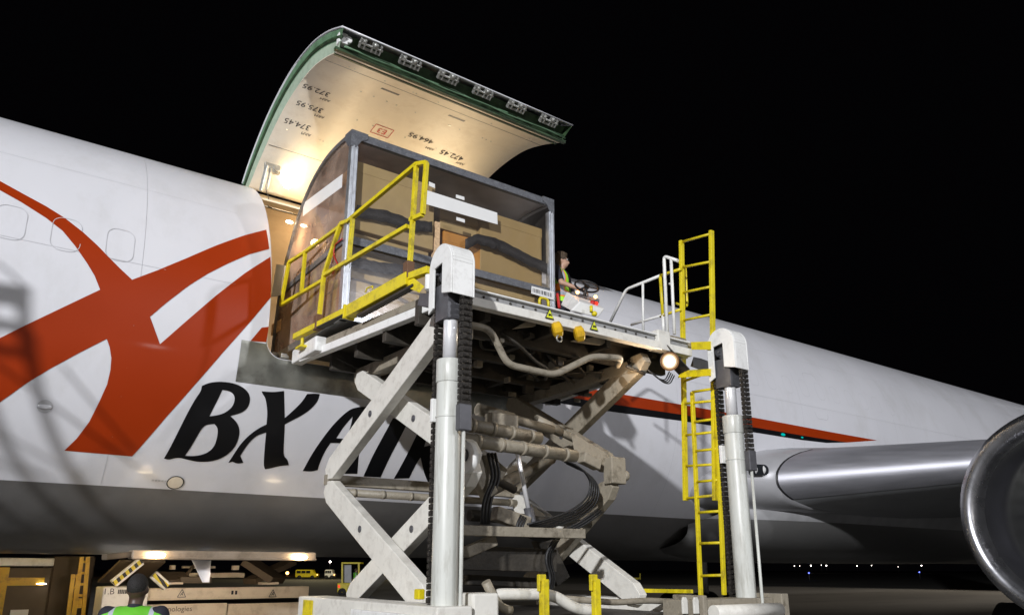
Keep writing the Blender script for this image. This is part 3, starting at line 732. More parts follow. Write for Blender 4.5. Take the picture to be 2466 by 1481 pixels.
m = MB(); m.prism([(0, 0), (7.5, 0), (9.2, 8.3), (6.6, 8.3)], (33, YC - .15, 7.1), (1, 0, 0), (0, 0, 1), (0, .3, 0)); m.build('tail_fin', 'air_white', plane, .08)
M['e_teal'] = emis('reflection_glow', (.0, .55, .5), .9)
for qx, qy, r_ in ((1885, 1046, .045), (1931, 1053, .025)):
    xx, ss = fus_xs(qx, qy); m = MB(); m.sphere(fus_p(xx, ss, .01), r_, 8, (1.5, .3, .6)); m.build('reflection_spot', 'e_teal', plane)  # teal reflections painted as glowing ovals, no lamps on the skin
wing_loft('slat_seam', 'rubber', 0, .13, [8.5, 8.465], 1, .009, .05)

# ------------------------------------------------------------------ main deck loader
YN, ZP = 5.76, 4.40; EZ = ZP - .05
YP = 5.35; XP1, XP2 = 3.18, 6.86
loader = empty('cargo_loader', (5.0, 7.0, 0), 'white scissor-lift cargo loader raised to the open aircraft door with yellow rails and ladder', 'loader')
PL = {'NL': V((3.42, YN, 0)), 'FL': V((3.06, 8.8, 0)), 'NR': V((6.62, YN, 0)), 'FR': V((6.95, 8.8, 0))}
zv = lambda v, z: V((v.x, v.y, z))
# deck plate
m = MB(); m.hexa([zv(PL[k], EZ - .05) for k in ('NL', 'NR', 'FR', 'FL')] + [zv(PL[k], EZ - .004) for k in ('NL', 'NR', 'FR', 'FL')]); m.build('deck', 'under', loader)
# roller tracks on deck
m = MB()
for i in range(7):
    y = YN + .35 + i * .42; m.cyl((3.6, y, ZP + .03), (6.6, y, EZ + .03), .03, n=10)
m.build('roller', 'alu_rail', loader)
# near edge beam: grey step channel above, white beam below
m = MB(); m.beam(zv(PL['NL'], EZ - .045) + V((.05, -.02, 0)), zv(PL['NR'], EZ - .045) + V((0, -.02, 0)), .05, .075); m.build('edge_channel', mat('channel_grey', (.3, .3, .3), .5, dirt=(.1, .1, .1), dirtamt=.6, dscale=9), loader, .004)
m = MB(); m.beam(zv(PL['NL'], EZ) + V((.05, -.035, 0)), zv(PL['NR'], EZ) + V((0, -.035, 0)), .1, .016); m.build('edge_strip', 'wclean', loader, .004)
m = MB(); m.beam(zv(PL['NL'], EZ - .127) + V((.05, -.05, 0)), zv(PL['NR'], EZ - .127) + V((0, -.05, 0)), .1, .09)
m.build('edge_beam', 'white', loader, .008)
m = MB(); rr = random.Random(11)
for k in range(18):
    x = 3.6 + k * .155; m.sphere((x, YN - .05, EZ - .045 + rr.uniform(-.01, .01)), .013, 5)
m.build('edge_bolt', 'under', loader)
# left side beam (towards the camera-left)
m = MB(); m.beam(zv(PL['NL'], ZP - .07) + V((-.0, .1, 0)), zv(PL['FL'], ZP - .07) + V((-.0, .0, 0)), .05, .08)
m.build('side_channel', 'dirty', loader, .006); m = MB()
m.beam(zv(PL['NL'], ZP - .17) + V((.0, .1, 0)), zv(PL['FL'], ZP - .17) + V((.0, -.2, 0)), .09, .09)
m.build('side_beam', 'wclean', loader, .008)
m = MB(); a = zv(PL['FL'], ZP); m.box(a + V((-.06, -.75, -.2)), a + V((.08, .02, -.02))); m.build('bridge_end', 'wclean', loader, .02)
m = MB(); m.beam(zv(PL['NR'], ZP - .12), zv(PL['FR'], ZP - .12), .08, .2); m.build('side_beam', 'white', loader, .008)
# small roller fitting at the door sill
for k in range(2):
    m = MB(); c = at_x(660 + 22 * k, 858 + 4 * k, 3.0); m.box(c + V((-.04, -.04, -.05)), c + V((.04, .04, .05))); m.cyl(c + V((-.05, -.05, 0)), c + V((.05, -.05, 0)), .025); m.build('sill_fitting', 'cast', loader, .006)
# underside frame
m = MB()
for y in (6.2, 6.9, 7.6, 8.3): m.beam((3.3, y, ZP - .2), (6.7, y, ZP - .2), .08, .26)
for x in (3.9, 4.7, 5.5, 6.2): m.beam((x, YN + .1, ZP - .16), (x, 8.7, ZP - .16), .07, .2)
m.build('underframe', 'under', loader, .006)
m = MB()
m.beam((3.75, 6.0, ZP - .36), (3.68, 8.3, ZP - .36), .16, .14); m.beam((6.05, 6.0, ZP - .36), (6.12, 8.3, ZP - .36), .16, .14)
m.beam((4.0, 6.5, ZP - .34), (4.9, 7.9, ZP - .34), .05, .08); m.build('scissor_track', 'dirty', loader, .01)
rr = random.Random(21)
m = MB(); m2 = MB()
for k in range(55):
    c = V((rr.uniform(3.6, 6.6), rr.uniform(5.95, 8.3), ZP - rr.uniform(.16, .42))); s_ = V((rr.uniform(.01, .07), rr.uniform(.01, .07), rr.uniform(.01, .05)))
    (m2 if k % 3 == 0 else m).box(c - s_, c + s_)
for k in range(12):
    p = V((rr.uniform(3.8, 6.3), rr.uniform(5.9, 7.6), ZP - .3)); pts = [p]
    for j in range(4): p = p + V((rr.uniform(-.1, .35), rr.uniform(-.2, .25), rr.uniform(-.12, .08))); pts.append(V((min(p.x, 6.5), p.y, min(p.z, ZP - .2))))
    m.bend(pts, rr.uniform(.01, .022), .08, 6)
m.build('hydraulics', 'under', loader); m2.build('valve_block', 'dirty', loader)
# gusset triangles below the near beam
for qs in (((1240, 790), (1292, 760), (1290, 785)), ((1380, 820), (1500, 800), (1450, 830))):
    m = MB(); a, b, c = [at_y(x, y, YN + .12) for x, y in qs]; vsx = [m.bm.verts.new(p) for p in (a, b, c)]; vsy = [m.bm.verts.new(p + V((0, .05, 0))) for p in (a, b, c)]
    m._f(vsx); m._f(vsy[::-1]); [m._f([vsx[i], vsx[(i + 1) % 3], vsy[(i + 1) % 3], vsy[i]]) for i in range(3)]; m.build('gusset', 'dirty', loader)
# pipe under deck
m = MB(); m.bend([at_y(x, y, 5.62) for x, y in ((1120, 780), (1180, 792), (1222, 878), (1335, 903), (1425, 858), (1495, 862))] + [V((5.75, 6.0, 4.0))], .034, .1, 14); m.build('hose_guard_pipe', 'dirty', loader)
# amber reel drums with hook
for k, (qx, qy) in enumerate(((1342, 787), (1395, 797))):
    c = at_y(qx, qy + 7, YN - .1); m = MB(); m.lathe([(-.05, .0), (-.05, .055), (-.035, .082), (.035, .082), (.05, .055), (.05, 0)], c, (.75, -.5, .2), 10, smooth=False); d_ = m.build('amber_drum', 'orange', loader, .004)
    if k == 0: m = MB(); pts = [c + V((.0, -.03, -.1)) + V((.035 * cos(a * .6), 0, .035 * sin(a * .6))) for a in range(11)]; m.tube(pts, .008, 6); m.build('shackle', 'cast', d_)
# warning triangles
for qx, qy in ((1324, 756), (1431, 784)):
    c = at_y(qx, qy, YN - .115); m = MB(); m.mi = 0
    m.prism([(-.055, -.05), (.055, -.05), (0, .06)], c, (1, 0, 0), (0, 0, 1), (0, .008, 0)); w_ = m.build('warning_sign', 'cloth', loader)
    m = MB(); m.prism([(-.044, -.043), (.044, -.043), (0, .045)], c + V((0, -.003, 0)), (1, 0, 0), (0, 0, 1), (0, .003, 0)); m.build('sign_face', mat('sign_yellow', (.75, .8, .02), .5), w_)
    m = MB(); q = c + V((0, -.005, -.012))
    m.beam(q + V((-.018, 0, -.012)), q + V((.014, 0, .012)), .002, .01, up=(0, 0, 1)); m.beam(q + V((-.016, 0, .012)), q + V((.018, 0, -.01)), .002, .008); m.beam(q + V((-.02, 0, .0)), q + V((.02, 0, 0)), .002, .008); m.build('sign_symbol', 'cloth', w_)
# ---- lift columns
def column(X, Yp, ztop, zrod, part_label):
    m = MB(); m.cyl((X, Yp, .35), (X, Yp, zrod), .105, n=36); m.cyl((X, Yp, zrod - .2), (X, Yp, zrod), .113, n=36); m.cyl((X, Yp, zrod - .5), (X, Yp, zrod - .48), .11, n=36)
    c_ = m.build('lift_cylinder', 'cyl', loader, .006); c_['label'] = part_label
    m = MB(); m.cyl((X, Yp, zrod - .05), (X, Yp, ztop - .45), .062, n=32); m.build('piston_rod', 'chrome', c_)
    m = MB(); m.box((X - .1, Yp + .1, zrod - .52), (X + .03, Yp + .14, zrod - .32)); m.build('chain_bracket', 'wclean', c_, .006)
    # arch cap over the sheave: profile in the Y-Z plane
    w = .19; pr_ = [(-w, -.2), (-w, .22)]
    hgt = .24
    pts = [(-w, -.42 + .0)] + [(-w * cos(a), .0 + (w * 1.05) * sin(a)) for a in [pi * i / 16 for i in range(17)]] + [(w, -.30)]
    m = MB(); zc_ = ztop - w * 1.05
    m.prism([(-w, -.30)] + [(-w * cos(pi * i / 18), w * 1.05 * sin(pi * i / 18)) for i in range(19)] + [(w, -.40), (w * .55, -.36), (w * .55, .0), (-.03, .02), (-.03, -.26)], (X - .12, Yp, zc_), (0, 1, 0), (0, 0, 1), (.02, 0, 0))
    m.prism([(-w, -.30)] + [(-w * cos(pi * i / 18), w * 1.05 * sin(pi * i / 18)) for i in range(19)] + [(w, -.40)], (X + .10, Yp, zc_), (0, 1, 0), (0, 0, 1), (.02, 0, 0))
    # rim band
    pr2 = [(-w, -.30)] + [(-w * cos(pi * i / 18), w * 1.05 * sin(pi * i / 18)) for i in range(19)] + [(w, -.30)]
    for (a0, b0), (a1, b1) in zip(pr2, pr2[1:]):
        k = .93
        m.hexa([(X - .1, Yp + a0, zc_ + b0), (X + .1, Yp + a0, zc_ + b0), (X + .1, Yp + a1, zc_ + b1), (X - .1, Yp + a1, zc_ + b1),
                (X - .1, Yp + a0 * k, zc_ + b0 * (k if b0 > 0 else 1)), (X + .1, Yp + a0 * k, zc_ + b0 * (k if b0 > 0 else 1)), (X + .1, Yp + a1 * k, zc_ + b1 * (k if b1 > 0 else 1)), (X - .1, Yp + a1 * k, zc_ + b1 * (k if b1 > 0 else 1))])
    cap = m.build('sheave_cover', 'wclean', c_, .006)
    m = MB(); m.cyl((X - .05, Yp, zc_), (X + .05, Yp, zc_), .15, n=30); m.cyl((X - .145, Yp + .02, zc_ - .08), (X - .11, Yp + .02, zc_ - .08), .012, n=8); m.box((X - .08, Yp - .08, zc_ - .48), (X + .08, Yp + .13, zc_ - .15)); m.build('sheave', 'dgrey', cap, .004)
    # chains
    for dy, z0, z1 in ((-.16, zrod - .42, zc_ - .02), (.155, .5, zc_ - .02)):
        m = MB(); z = z0; k = 0; Xs = X; X = Xs + (.05 if dy < 0 else -.01)
        while z < z1:
            m.box((X - .055, Yp + dy - .02, z), (X - .03, Yp + dy + .02, z + .042)); m.box((X + .03, Yp + dy - .02, z + .01), (X + .055, Yp + dy + .02, z + .05))
            m.box((X - .045, Yp + dy - .016, z + .022), (X + .045, Yp + dy + .016, z + .048)); m.cyl((X - .062, Yp + dy, z + .02), (X + .062, Yp + dy, z + .02), .012, n=6)
            z += .052
        m.build('lift_chain', 'chain', c_); X = Xs
    m = MB(); m.box((X - .01, Yp - .195, zrod - .62), (X + .11, Yp - .125, zrod - .4)); m.build('chain_anchor', 'dgrey', c_, .01)
    m = MB(); m.cyl((X + .05, Yp - .16, .6), (X + .05, Yp - .16, zrod - .6), .016, n=12); m.build('tie_rod', 'cyl', c_)
    m = MB(); m.beam((X, Yp + .06, zc_ - .3), (X, YN + .06, ZP - .22), .14, .12); m.build('column_bracket', 'dgrey', c_, .005)
z1 = at_y(1094, 598, YP).z; zr1 = at_y(1082, 868, YP).z
z2 = at_y(1757, 798, YP).z; zr2 = at_y(1768, 1003, YP).z
column(XP1, YP, z1, zr1, 'nearer lift column beside the yellow guard rail')
column(XP2, YP, z2, zr2, 'farther lift column in front of the yellow ladder')
# ---- scissor
def arm(p, q, w=.11, h=.24, mt='white', cl=True):
    m = MB(); p = V(p); q = V(q); d = (q - p).normalized(); u = V((1, 0, 0)).cross(d)
    # tapered-end profile in the arm plane
    L = (q - p).length; pr_ = [(-.02, -h * .25), (.12, -h / 2), (L - .12, -h / 2), (L + .02, -h * .25), (L + .02, h * .25), (L - .12, h / 2), (.12, h / 2), (-.02, h * .25)]
    m.prism(pr_, p - V((w / 2, 0, 0)), d, u, (w, 0, 0)); a_ = m.build('scissor_arm', mt, loader, .008)
    for t in (.42,):
        c = p + d * L * t + V((-w / 2, 0, 0)); m = MB(); m.cyl(c + V((-.008, 0, 0)), c + V((.004, 0, 0)), .035, n=20); m.cyl(c + V((-.016, 0, 0)), c, .014, n=8); m.build('pivot_bolt', 'dgrey', a_)
    return a_
xo = 3.42; xi = 3.62
F = V((xo, 8.38, 2.86)); TN = V((xo, 5.75, 4.1)); N = V((xi, 5.62, 2.74)); TF = V((xi, 8.15, 3.98)); BN = V((xo, 6.0, 1.5)); BF = V((xi, 8.05, 1.5))
arm(F, TN, h=.27); arm(N, TF, mt='white'); arm(V((xo, 8.38, 2.70)), BN, h=.27); arm(V((xi, 5.62, 2.66)), BF)
dx = V((2.62, 0, 0)); ex_ = V((2.30, 0, 0))
arm(F + dx, TN + dx + V((0, .1, 0)), mt='dirty'); N2 = V((5.92, 6.32, 2.92)); arm(N2, V((5.92, 8.3, 4.0)), mt='dirty'); arm(V((6.06, 8.38, 2.7)), V((6.06, 6.1, 1.5)), mt='white'); arm(N2 - V((0, 0, .2)), V((5.92, 8.05, 1.5)), mt='dirty')
m = MB(); c = N + V((-.1, 0, .0)); m.cyl(c, c + V((.05, 0, 0)), .14, n=28); m.build('pivot_plate', 'wclean', loader, .006)
m = MB(); c = N + V((-.12, 0, .02)); m.cyl(c, c + V((.03, 0, 0)), .055, n=20); m.cyl(c - V((.012, 0, 0)), c, .03, n=12); m.build('pivot_bolt', 'dgrey', loader)
m = MB(); m.box(N2 + V((-.1, -.1, -.2)), N2 + V((.12, .05, .1))); m.cyl(N2 + V((.1, -.06, -.1)), N2 + V((.16, -.06, -.1)), .06, n=16); m.build('elbow_joint', 'dirty', loader, .015)
# transverse shafts
def shaft(p, q, r, mt='dirty', rings=0):
    m = MB(); m.cyl(p, q, r, n=20); p = V(p); q = V(q)
    for k in range(rings): t = (k + .5) / rings; c = p.lerp(q, t); d = (q - p).normalized(); m.cyl(c - d * .02, c + d * .02, r * 1.12, n=20)
    return m.build('cross_shaft', mt, loader)
m = MB(); m.beam((3.36, 8.38, 2.79), (6.1, 8.38, 2.79), .1, .12); m.build('cross_beam', 'dirty', loader, .008)
shaft((3.5, 8.3, 2.65), (6.1, 8.3, 2.65), .045, rings=7)
shaft(at_y(1060, 1010, 6.0), at_y(1300, 1055, 6.0), .062, rings=5)
shaft(at_y(1060, 1050, 5.8), at_y(1385, 1098, 5.8), .062, rings=6)
m = MB(); m.beam(at_y(1060, 1275, 5.85), at_y(1405, 1285, 5.85), .07, .09); m.build('cross_beam', 'dirty', loader, .006)
m = MB(); m.beam(at_y(1060, 1340, 6.2), at_y(1330, 1350, 6.2), .15, .22); m.build('cross_beam', 'under', loader, .006)
m = MB(); m.box(at_y(1115, 1150, 6.1), at_y(1060, 1230, 6.1) + V((0, .2, 0))); m.box(at_y(1185, 990, 6.2), at_y(1250, 1050, 6.2) + V((0, .15, 0))); m.build('lug_block', 'dirty', loader, .02)
m = MB(); m.hexa([at_y(*q, 6.35) for q in ((1375, 1040), (1470, 1095), (1476, 1130), (1385, 1100))] + [at_y(*q, 6.5) for q in ((1375, 1040), (1470, 1095), (1476, 1130), (1385, 1100))]); m.build('elbow_plate', 'dirty', loader, .01)
for (x0, y0, x1, y1, Y_, r, mt) in ((1150, 985, 1330, 1035, 6.5, .05, 'dirty'), (1180, 1180, 1330, 1105, 6.9, .055, 'dirty'), (1130, 1120, 1240, 1180, 6.3, .04, 'under'), (1290, 1010, 1420, 1075, 6.7, .045, 'dirty'), (1130, 1240, 1420, 1262, 6.6, .045, 'under')):
    m = MB(); a = at_y(x0, y0, Y_); b = at_y(x1, y1, Y_); m.cyl(a, b, r, n=20); m.cyl(a, a.lerp(b, .45), r * 1.3, n=20); m.build('lift_ram', mt, loader)
for (x0, y0, x1, y1, w, h, Y_, mt) in ((1125, 1085, 1180, 1195, .1, .16, 6.0, 'dirty'), (1150, 1095, 1210, 1145, .1, .14, 6.15, 'dirty'), (1190, 1235, 1270, 1262, .12, .14, 6.3, 'dirty'), (1215, 1150, 1275, 1090, .1, .12, 7.2, 'white'),
                                       (1120, 1330, 1190, 1300, .1, .1, 6.0, 'dirty'), (1300, 1290, 1350, 1400, .12, .2, 6.6, 'under'), (1400, 1100, 1440, 1120, .12, .12, 6.3, 'dirty'), (1120, 1395, 1330, 1405, .1, .1, 6.4, 'under')):
    m = MB(); m.beam(at_y(x0, y0, Y_), at_y(x1, y1, Y_), w, h); m.build('lift_bracket', mt, loader, .012)
for k in range(3):
    m = MB(); m.bend([at_y(x + 6 * k, y + 3 * k, 5.9) for x, y in ((1255, 1240), (1240, 1275), (1290, 1300), (1390, 1262), (1440, 1225))], .013, .15, 8); m.build('hydraulic_hose', 'rubber', loader)
# hydraulic ram
a = at_y(1240, 1060, 6.3); b = at_y(1272, 1222, 6.3); c = at_y(1290, 1300, 6.3)
m = MB(); m.cyl(a, b, .024, n=16); rm = m.build('ram_rod', 'chrome', loader)
m = MB(); m.cyl(b, c, .05, n=18); m.build('ram_body', 'dgrey', loader)
# hoses
m = MB()
for k in range(5):
    pts = [at_y(x + k * 5, y + k * 4, 6.15 + k * .03) for x, y in ((1345, 1100), (1400, 1125), (1425, 1160), (1415, 1200), (1375, 1230), (1320, 1250), (1270, 1262))]; m.bend(pts, .011, .2, 8)
m.build('hydraulic_hose', 'rubber', loader)
m = MB()
for k in range(3): m.bend([at_y(x + k * 8, y, 5.9 + k * .04) for x, y in ((1175, 1090), (1190, 1150), (1165, 1200), (1160, 1262))], .017, .2, 8)
for k in range(3): m.bend([at_y(x + k * 5, y, 6.0 + k * .05) for x, y in ((1340, 1290), (1310, 1340), (1330, 1400), (1300, 1440))], .014, .2, 8)
m.build('hydraulic_hose', 'rubber', loader)
# ---- chassis
m = MB()
m.box((3.0, 5.15, 1.15), (3.32, 8.0, 1.53)); m.box((6.1, 5.6, 1.2), (6.4, 8.0, 1.5))
m.build('chassis_rail', 'white', loader, .015)
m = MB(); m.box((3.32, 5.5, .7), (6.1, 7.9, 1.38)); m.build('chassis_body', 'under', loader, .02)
m = MB(); m.box((2.985, 7.58, 1.2), (2.995, 7.82, 1.5)); m.build('yellow_marker', 'yellow', loader)
m = MB(); m.box((2.96, 5.1, 1.05), (2.995, 6.6, 1.46)); sp_ = m.build('side_plate', 'wclean', loader, .008)
m = MB()
for y in (5.2, 5.42, 6.1, 6.35): m.cyl((2.955, y, 1.38), (2.962, y, 1.38), .025, n=12)
m.build('bolt_hole', 'rubber', sp_)
q = at_x(1010, 1430, 3.1); m = MB(); m.box(q + V((-.03, -.04, -.04)), q + V((.03, .04, .04))); m.build('yellow_block', 'yellow', loader, .01)
m = MB(); m.box((3.35, 5.2, 1.3), (3.6, 5.45, 1.62)); m.box((3.2, 5.1, 1.1), (3.5, 5.5, 1.3)); m.build('foot_block', 'white', loader, .02)
m = MB(); m.bend([at_y(x, y, 5.5) for x, y in ((1180, 1480), (1185, 1430), (1330, 1430), (1385, 1465), (1440, 1472))], .05, .12, 14); m.build('curved_pipe', 'white', loader)
m = MB(); m.bend([at_y(x, y, 5.45) for x, y in ((1170, 1400), (1200, 1460), (1230, 1470))], .04, .1, 12); m.bend([at_y(x, y, 5.7) for x, y in ((1350, 1440), (1480, 1450), (1560, 1445), (1660, 1450))], .03, .1, 12); m.build('lower_pipe', 'dirty', loader)
for (x, y0) in ((1310, 1385), (1434, 1385)):
    m = MB(); c = at_y(x, y0, 5.3); d_ = .035
    m.box(c + V((-d_, -.03, -.42)), c + V((d_, .03, -.03))); m.box(c + V((-d_ - .03, -.02, -.05)), c + V((d_ * .3, .02, 0.01))); m.box(c + V((-d_ - .03, -.02, -.13)), c + V((-d_ - .015, .02, -.04))); m.build('yellow_stanchion', 'yellow', loader, .008)
m = MB(); m.beam(at_y(1530, 1421, 6.2), at_y(1665, 1423, 6.2), .05, .04); m.build('yellow_rail', 'yellow', loader)
m = MB(); a = at_y(1640, 1435, 5.25); b = at_y(1870, 1435, 5.25)
m.box((a.x, 5.2, 1.35), (b.x - .05, 5.5, 1.52)); m.box((b.x - .12, 5.1, 1.0), (b.x, 5.6, 1.56)); m.box((a.x + .2, 5.15, 1.0), (a.x + .26, 5.55, 1.56)); m.build('column_foot', 'dirty', loader, .012)
m = MB(); m.cyl((a.x + .3, 5.12, 1.4), (b.x - .15, 5.12, 1.4), .07, n=20); m.build('foot_roller', 'white', loader)
m = MB()
for dxx in (0, .09): m.prism([(-.035, -.12), (.035, -.12), (.035, .0), (.02, .03), (-.02, .03), (-.035, 0)], at_y(1650 + dxx * 300, 1445, 5.15), (1, 0, 0), (0, 0, 1), (0, .02, 0))
m.build('clevis_lug', 'white', loader, .004)
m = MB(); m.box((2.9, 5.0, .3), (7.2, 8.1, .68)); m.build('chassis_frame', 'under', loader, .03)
for x in (3.3, 6.8):
    for y in (5.6, 7.6):
        m = MB(); m.lathe([(-.16, .2), (-.16, .36), (-.1, .42), (.1, .42), (.16, .36), (.16, .2)], (x, y, .42), (1, 0, 0), 32); m.cyl((x - .12, y, .42), (x + .12, y, .42), .21); m.build('wheel', 'tyre', loader)
# ---- yellow guard rail, slightly splayed along the left side
rp = V((3.30, 5.88, 4.55)); rq = V((2.93, 8.75, 4.55)); rd = (rq - rp).normalized(); rn = rd.cross(V((0, 0, 1))).normalized()
G = lambda x, y, o=0.: at_pl(x, y, rp + rn * o, rn)
m = MB(); m.beam(G(988, 672), G(842, 752), .11, .135); m.beam(G(842, 752) , G(838, 754), .135, .16)
m.beam(G(838, 748), G(712, 812), .08, .07); m.beam(G(1034, 650), G(985, 668), .07, .07)
gb = m.build('guide_beam', 'yellow', loader, .006)
m = MB(); m.beam(G(838, 757), G(765, 792), .086, .012); m.build('beam_slot', 'under', gb)
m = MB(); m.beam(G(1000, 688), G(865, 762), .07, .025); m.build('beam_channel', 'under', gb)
m = MB(); m.bend([G(880, 705), G(884, 694), G(898, 689), G(897, 697)], .008, .01, 6); m.build('pull_loop', 'yellow', gb)
m = MB(); c = G(1029, 665); m.cyl(c + V((0, -.03, 0)), c + V((0, -.03, -.15)), .035); m.build('roller_stub', 'wclean', gb, .004)
m = MB(); m.hexa([G(x, y, o) for o in (-.02, .04) for x, y in ((975, 690), (1010, 705), (1022, 690), (985, 660))]); m.build('beam_bracket', 'yellow', gb, .004)
c = G(728, 822); m = MB(); m.cyl(c + V((0, 0, .04)), c + V((0, 0, -.06)), .02, n=10); m.box(c + V((-.05, -.09, -.09)), c + V((.05, .09, -.06))); m.build('guide_foot', 'yellow', gb, .006)
def gtube(segs, r=.022, o=0., nm='guard_rail', mt='yellow'):
    m = MB()
    for L in segs:
        for a, b in zip(L, L[1:]): m.beam(G(*a, o), G(*b, o), 2 * r, 2 * r, up=rn)
    return m.build(nm, mt, loader, .004)
gtube([[(985, 668), (1003, 396)], [(1003, 396), (838, 533), (820, 540)], [(982, 545), (782, 662)], [(820, 540), (780, 662), (768, 770)], [(1003, 396), (1027, 392), (1018, 517), (988, 530)], [(850, 520), (840, 628)]])
gtube([[(820, 545), (735, 607), (696, 632), (676, 735)], [(676, 735), (778, 675)], [(735, 607), (726, 702)]], .02, .03)
m = MB()
for p_ in ((766, 775), (984, 650)):
    c = G(*p_); m.box(c + V((-.04, -.05, -.1)), c + V((.04, .05, .08)))
m.build('rail_socket', mat('dark_bracket', (.16, .08, .04), .6), loader, .006)
# ---- right end: ladder and platforms rails (ladder plane x = XL)
XL = 6.95
A = lambda x, y: at_x(x, y, XL)
def ladder(l0, l1, r0, r1, rungs, name, w=.05):
    m = MB(); a, b, c, d = A(*l0), A(*l1), A(*r0), A(*r1)
    m.beam(a, b, w * .7, w, up=(1, 0, 0)); m.beam(c, d, w * .7, w, up=(1, 0, 0)); st = m.build(name, 'yellow', loader, .005)
    for q in rungs:
        def atz(p, r, y):
            # point on a stile at image row y
            lo, hi = 0., 1.
            for _ in range(30):
                mid_ = (lo + hi) / 2; w_ = p.lerp(r, mid_); d_ = w_ - CAM; yy = CYP - FPX * d_.dot(cu) / d_.dot(cf)
                if yy < y: lo = mid_
                else: hi = mid_
            return p.lerp(r, lo)
        m = MB(); p1 = atz(a, b, q[0]); p2 = atz(c, d, q[1]); m.cyl(p1, p2, .016, n=10); m.build('rung', 'yellow', st)
    return st
ladder((1641, 580), (1651, 1205), (1713, 556), (1722, 1205), [(583, 563), (644, 630), (705, 690), (772, 757), (918, 893), (972, 965), (1048, 1040), (1122, 1118), (1200, 1192)], 'ladder', .06)
ladder((1667, 944), (1688, 1436), (1724, 932), (1744, 1432), [(944, 935), (1016, 1008), (1086, 1080), (1160, 1155), (1234, 1230), (1308, 1306), (1386, 1384)], 'ladder')
m = MB()
m.hexa([at_x(x, y, X_) for X_ in (6.72, 6.93) for x, y in ((1652, 842), (1712, 842), (1712, 822), (1652, 824))])
m.hexa([at_x(x, y, X_) for X_ in (6.72, 6.93) for x, y in ((1632, 910), (1712, 905), (1712, 888), (1640, 892))]); m.build('ladder_bracket', 'yellow', loader, .004)
# white rails
def wtube(L, r=.02, mt='wclean', X_=None, nm='hand_rail'):
    m = MB(); m.bend([at_x(x, y, X_ or XL - .05) for x, y in L], r, .06, 10); return m.build(nm, mt, loader)
wtube([(1470, 775), (1508, 697), (1590, 664)]); wtube([(1548, 683), (1549, 795)], .017); wtube([(1520, 782), (1600, 758)], .017)
wtube([(1607, 805), (1599, 617), (1632, 628)], .022, X_=XL - .12); wtube([(1624, 805), (1616, 624)], .02, X_=XL - .12); wtube([(1612, 683), (1620, 686)], .014, X_=XL - .12)
wtube([(1590, 664), (1640, 648)], .02, 'yellow'); wtube([(1590, 664), (1596, 760)], .02, 'yellow'); wtube([(1590, 762), (1640, 745)], .018, 'yellow')
wtube([(1632, 628), (1650, 640), (1655, 740), (1620, 728)], .018, 'yellow', X_=XL + .2); wtube([(1596, 760), (1598, 805)], .02)
# end fittings at the right end of the deck
m = MB(); c = at_y(1588, 820, YN - .02); m.box(c + V((-.1, -.08, -.12)), c + V((.1, .1, .1))); m.build('corner_casting', 'white', loader, .012)
m = MB(); c = at_y(1625, 825, YN + .05); m.cyl(c + V((-.07, 0, 0)), c + V((.14, 0, 0)), .075, n=20); m.box(c + V((.1, -.06, -.13)), c + V((.22, .06, .03))); m.build('end_roller', 'dirty', loader, .006)
# flood lamp on the loader
c = at_y(1612, 870, YN - .1)
m = MB(); dcam = (CAM + V((1.5, -1.5, 0)) - c).normalized()
m.lathe([(-.14, .0), (-.13, .05), (-.03, .1), (0, .108), (.004, .098)], c, dcam, 24); fl = m.build('flood_lamp', 'dgrey', loader)
m = MB(); m.lathe([(.012, .048), (.03, .03), (.034, .0)], c, dcam, 24); lens = m.build('lamp_lens', 'e_flood', fl)
for r0, r1, cc, st_, zz in ((.046, .07, (1, .88, .62), 2.2, .004), (.07, .088, (1, .7, .4), .8, .008), (.088, .106, (.9, .45, .2), .3, .012)):
    m = MB(); m.lathe([(zz, r0), (zz + .004, r1)], c, dcam, 28); m.build('halo_ring', emis('halo_glow', cc, st_), fl)  # emissive rings paint the soft halo round the lamp
m = MB(); m.beam(c + V((.0, .1, .18)), c + V((.26, .02, -.08)), .01, .22, up=(0, 1, .2)); m.build('lamp_shade', 'under', fl)
lamp('loader_flood_light', 'SPOT', c + dcam * .03, 110, (1, .82, .6), .08, c + dcam * 5, 155, .8)
lamp('loader_flood_spill', 'POINT', c + dcam * .16 + V((-.35, .3, -.2)), 7, (1, .72, .45), .06)
m = MB()
for k in range(4): m.bend([at_y(x + 4 * k, y + 3 * k, YN + .02) for x, y in ((1560, 890), (1585, 912), (1602, 916), (1612, 895))], .007, .05, 6)
m.build('lamp_cable', 'rubber', loader)
# ---- operator console
YK = 7.25
K = lambda x, y, Y_=YK: at_y(x, y, Y_)
a, b, c, d = K(1352, 712), K(1408, 712), K(1455, 745), K(1432, 768)
YK = 6.6
A_, B_, C_, D_ = [at_y(x, y, YK) for x, y in ((1397, 726), (1457, 744), (1441, 765), (1375, 748))]
F_ = at_y(1364, 702, 7.05); E_ = at_y(1350, 735, 7.05); dB = B_ - A_; m = MB()
m.hexa([D_, C_, E_ + (C_ - D_), E_, A_, B_, F_ + dB, F_]); cons = m.build('control_console', 'wclean', loader, .015)
x0 = F_.x; zb = E_.z
m = MB(); q = (D_ + C_ + E_ * 2) / 4; m.beam((q.x, q.y + .2, ZP), (q.x, q.y + .2, q.z), .12, .12); m.build('console_post', 'dgrey', cons)
m = MB(); a_, b_ = at_y(1374, 708, 6.98), at_y(1440, 727, 6.9); m.beam(a_, b_, .08, .055); m.build('switch_panel', 'dgrey', cons, .01)
for qx, qy in ((1391, 701), (1434, 712)):
    m = MB(); m.sphere(at_y(qx, qy + 3, 6.82), .022, 8); m.build('indicator_lamp', 'e_orange', cons)
m = MB(); m.sphere(at_y(1436, 731, 6.68), .026, 8); m.build('indicator_lamp', 'e_red', cons)
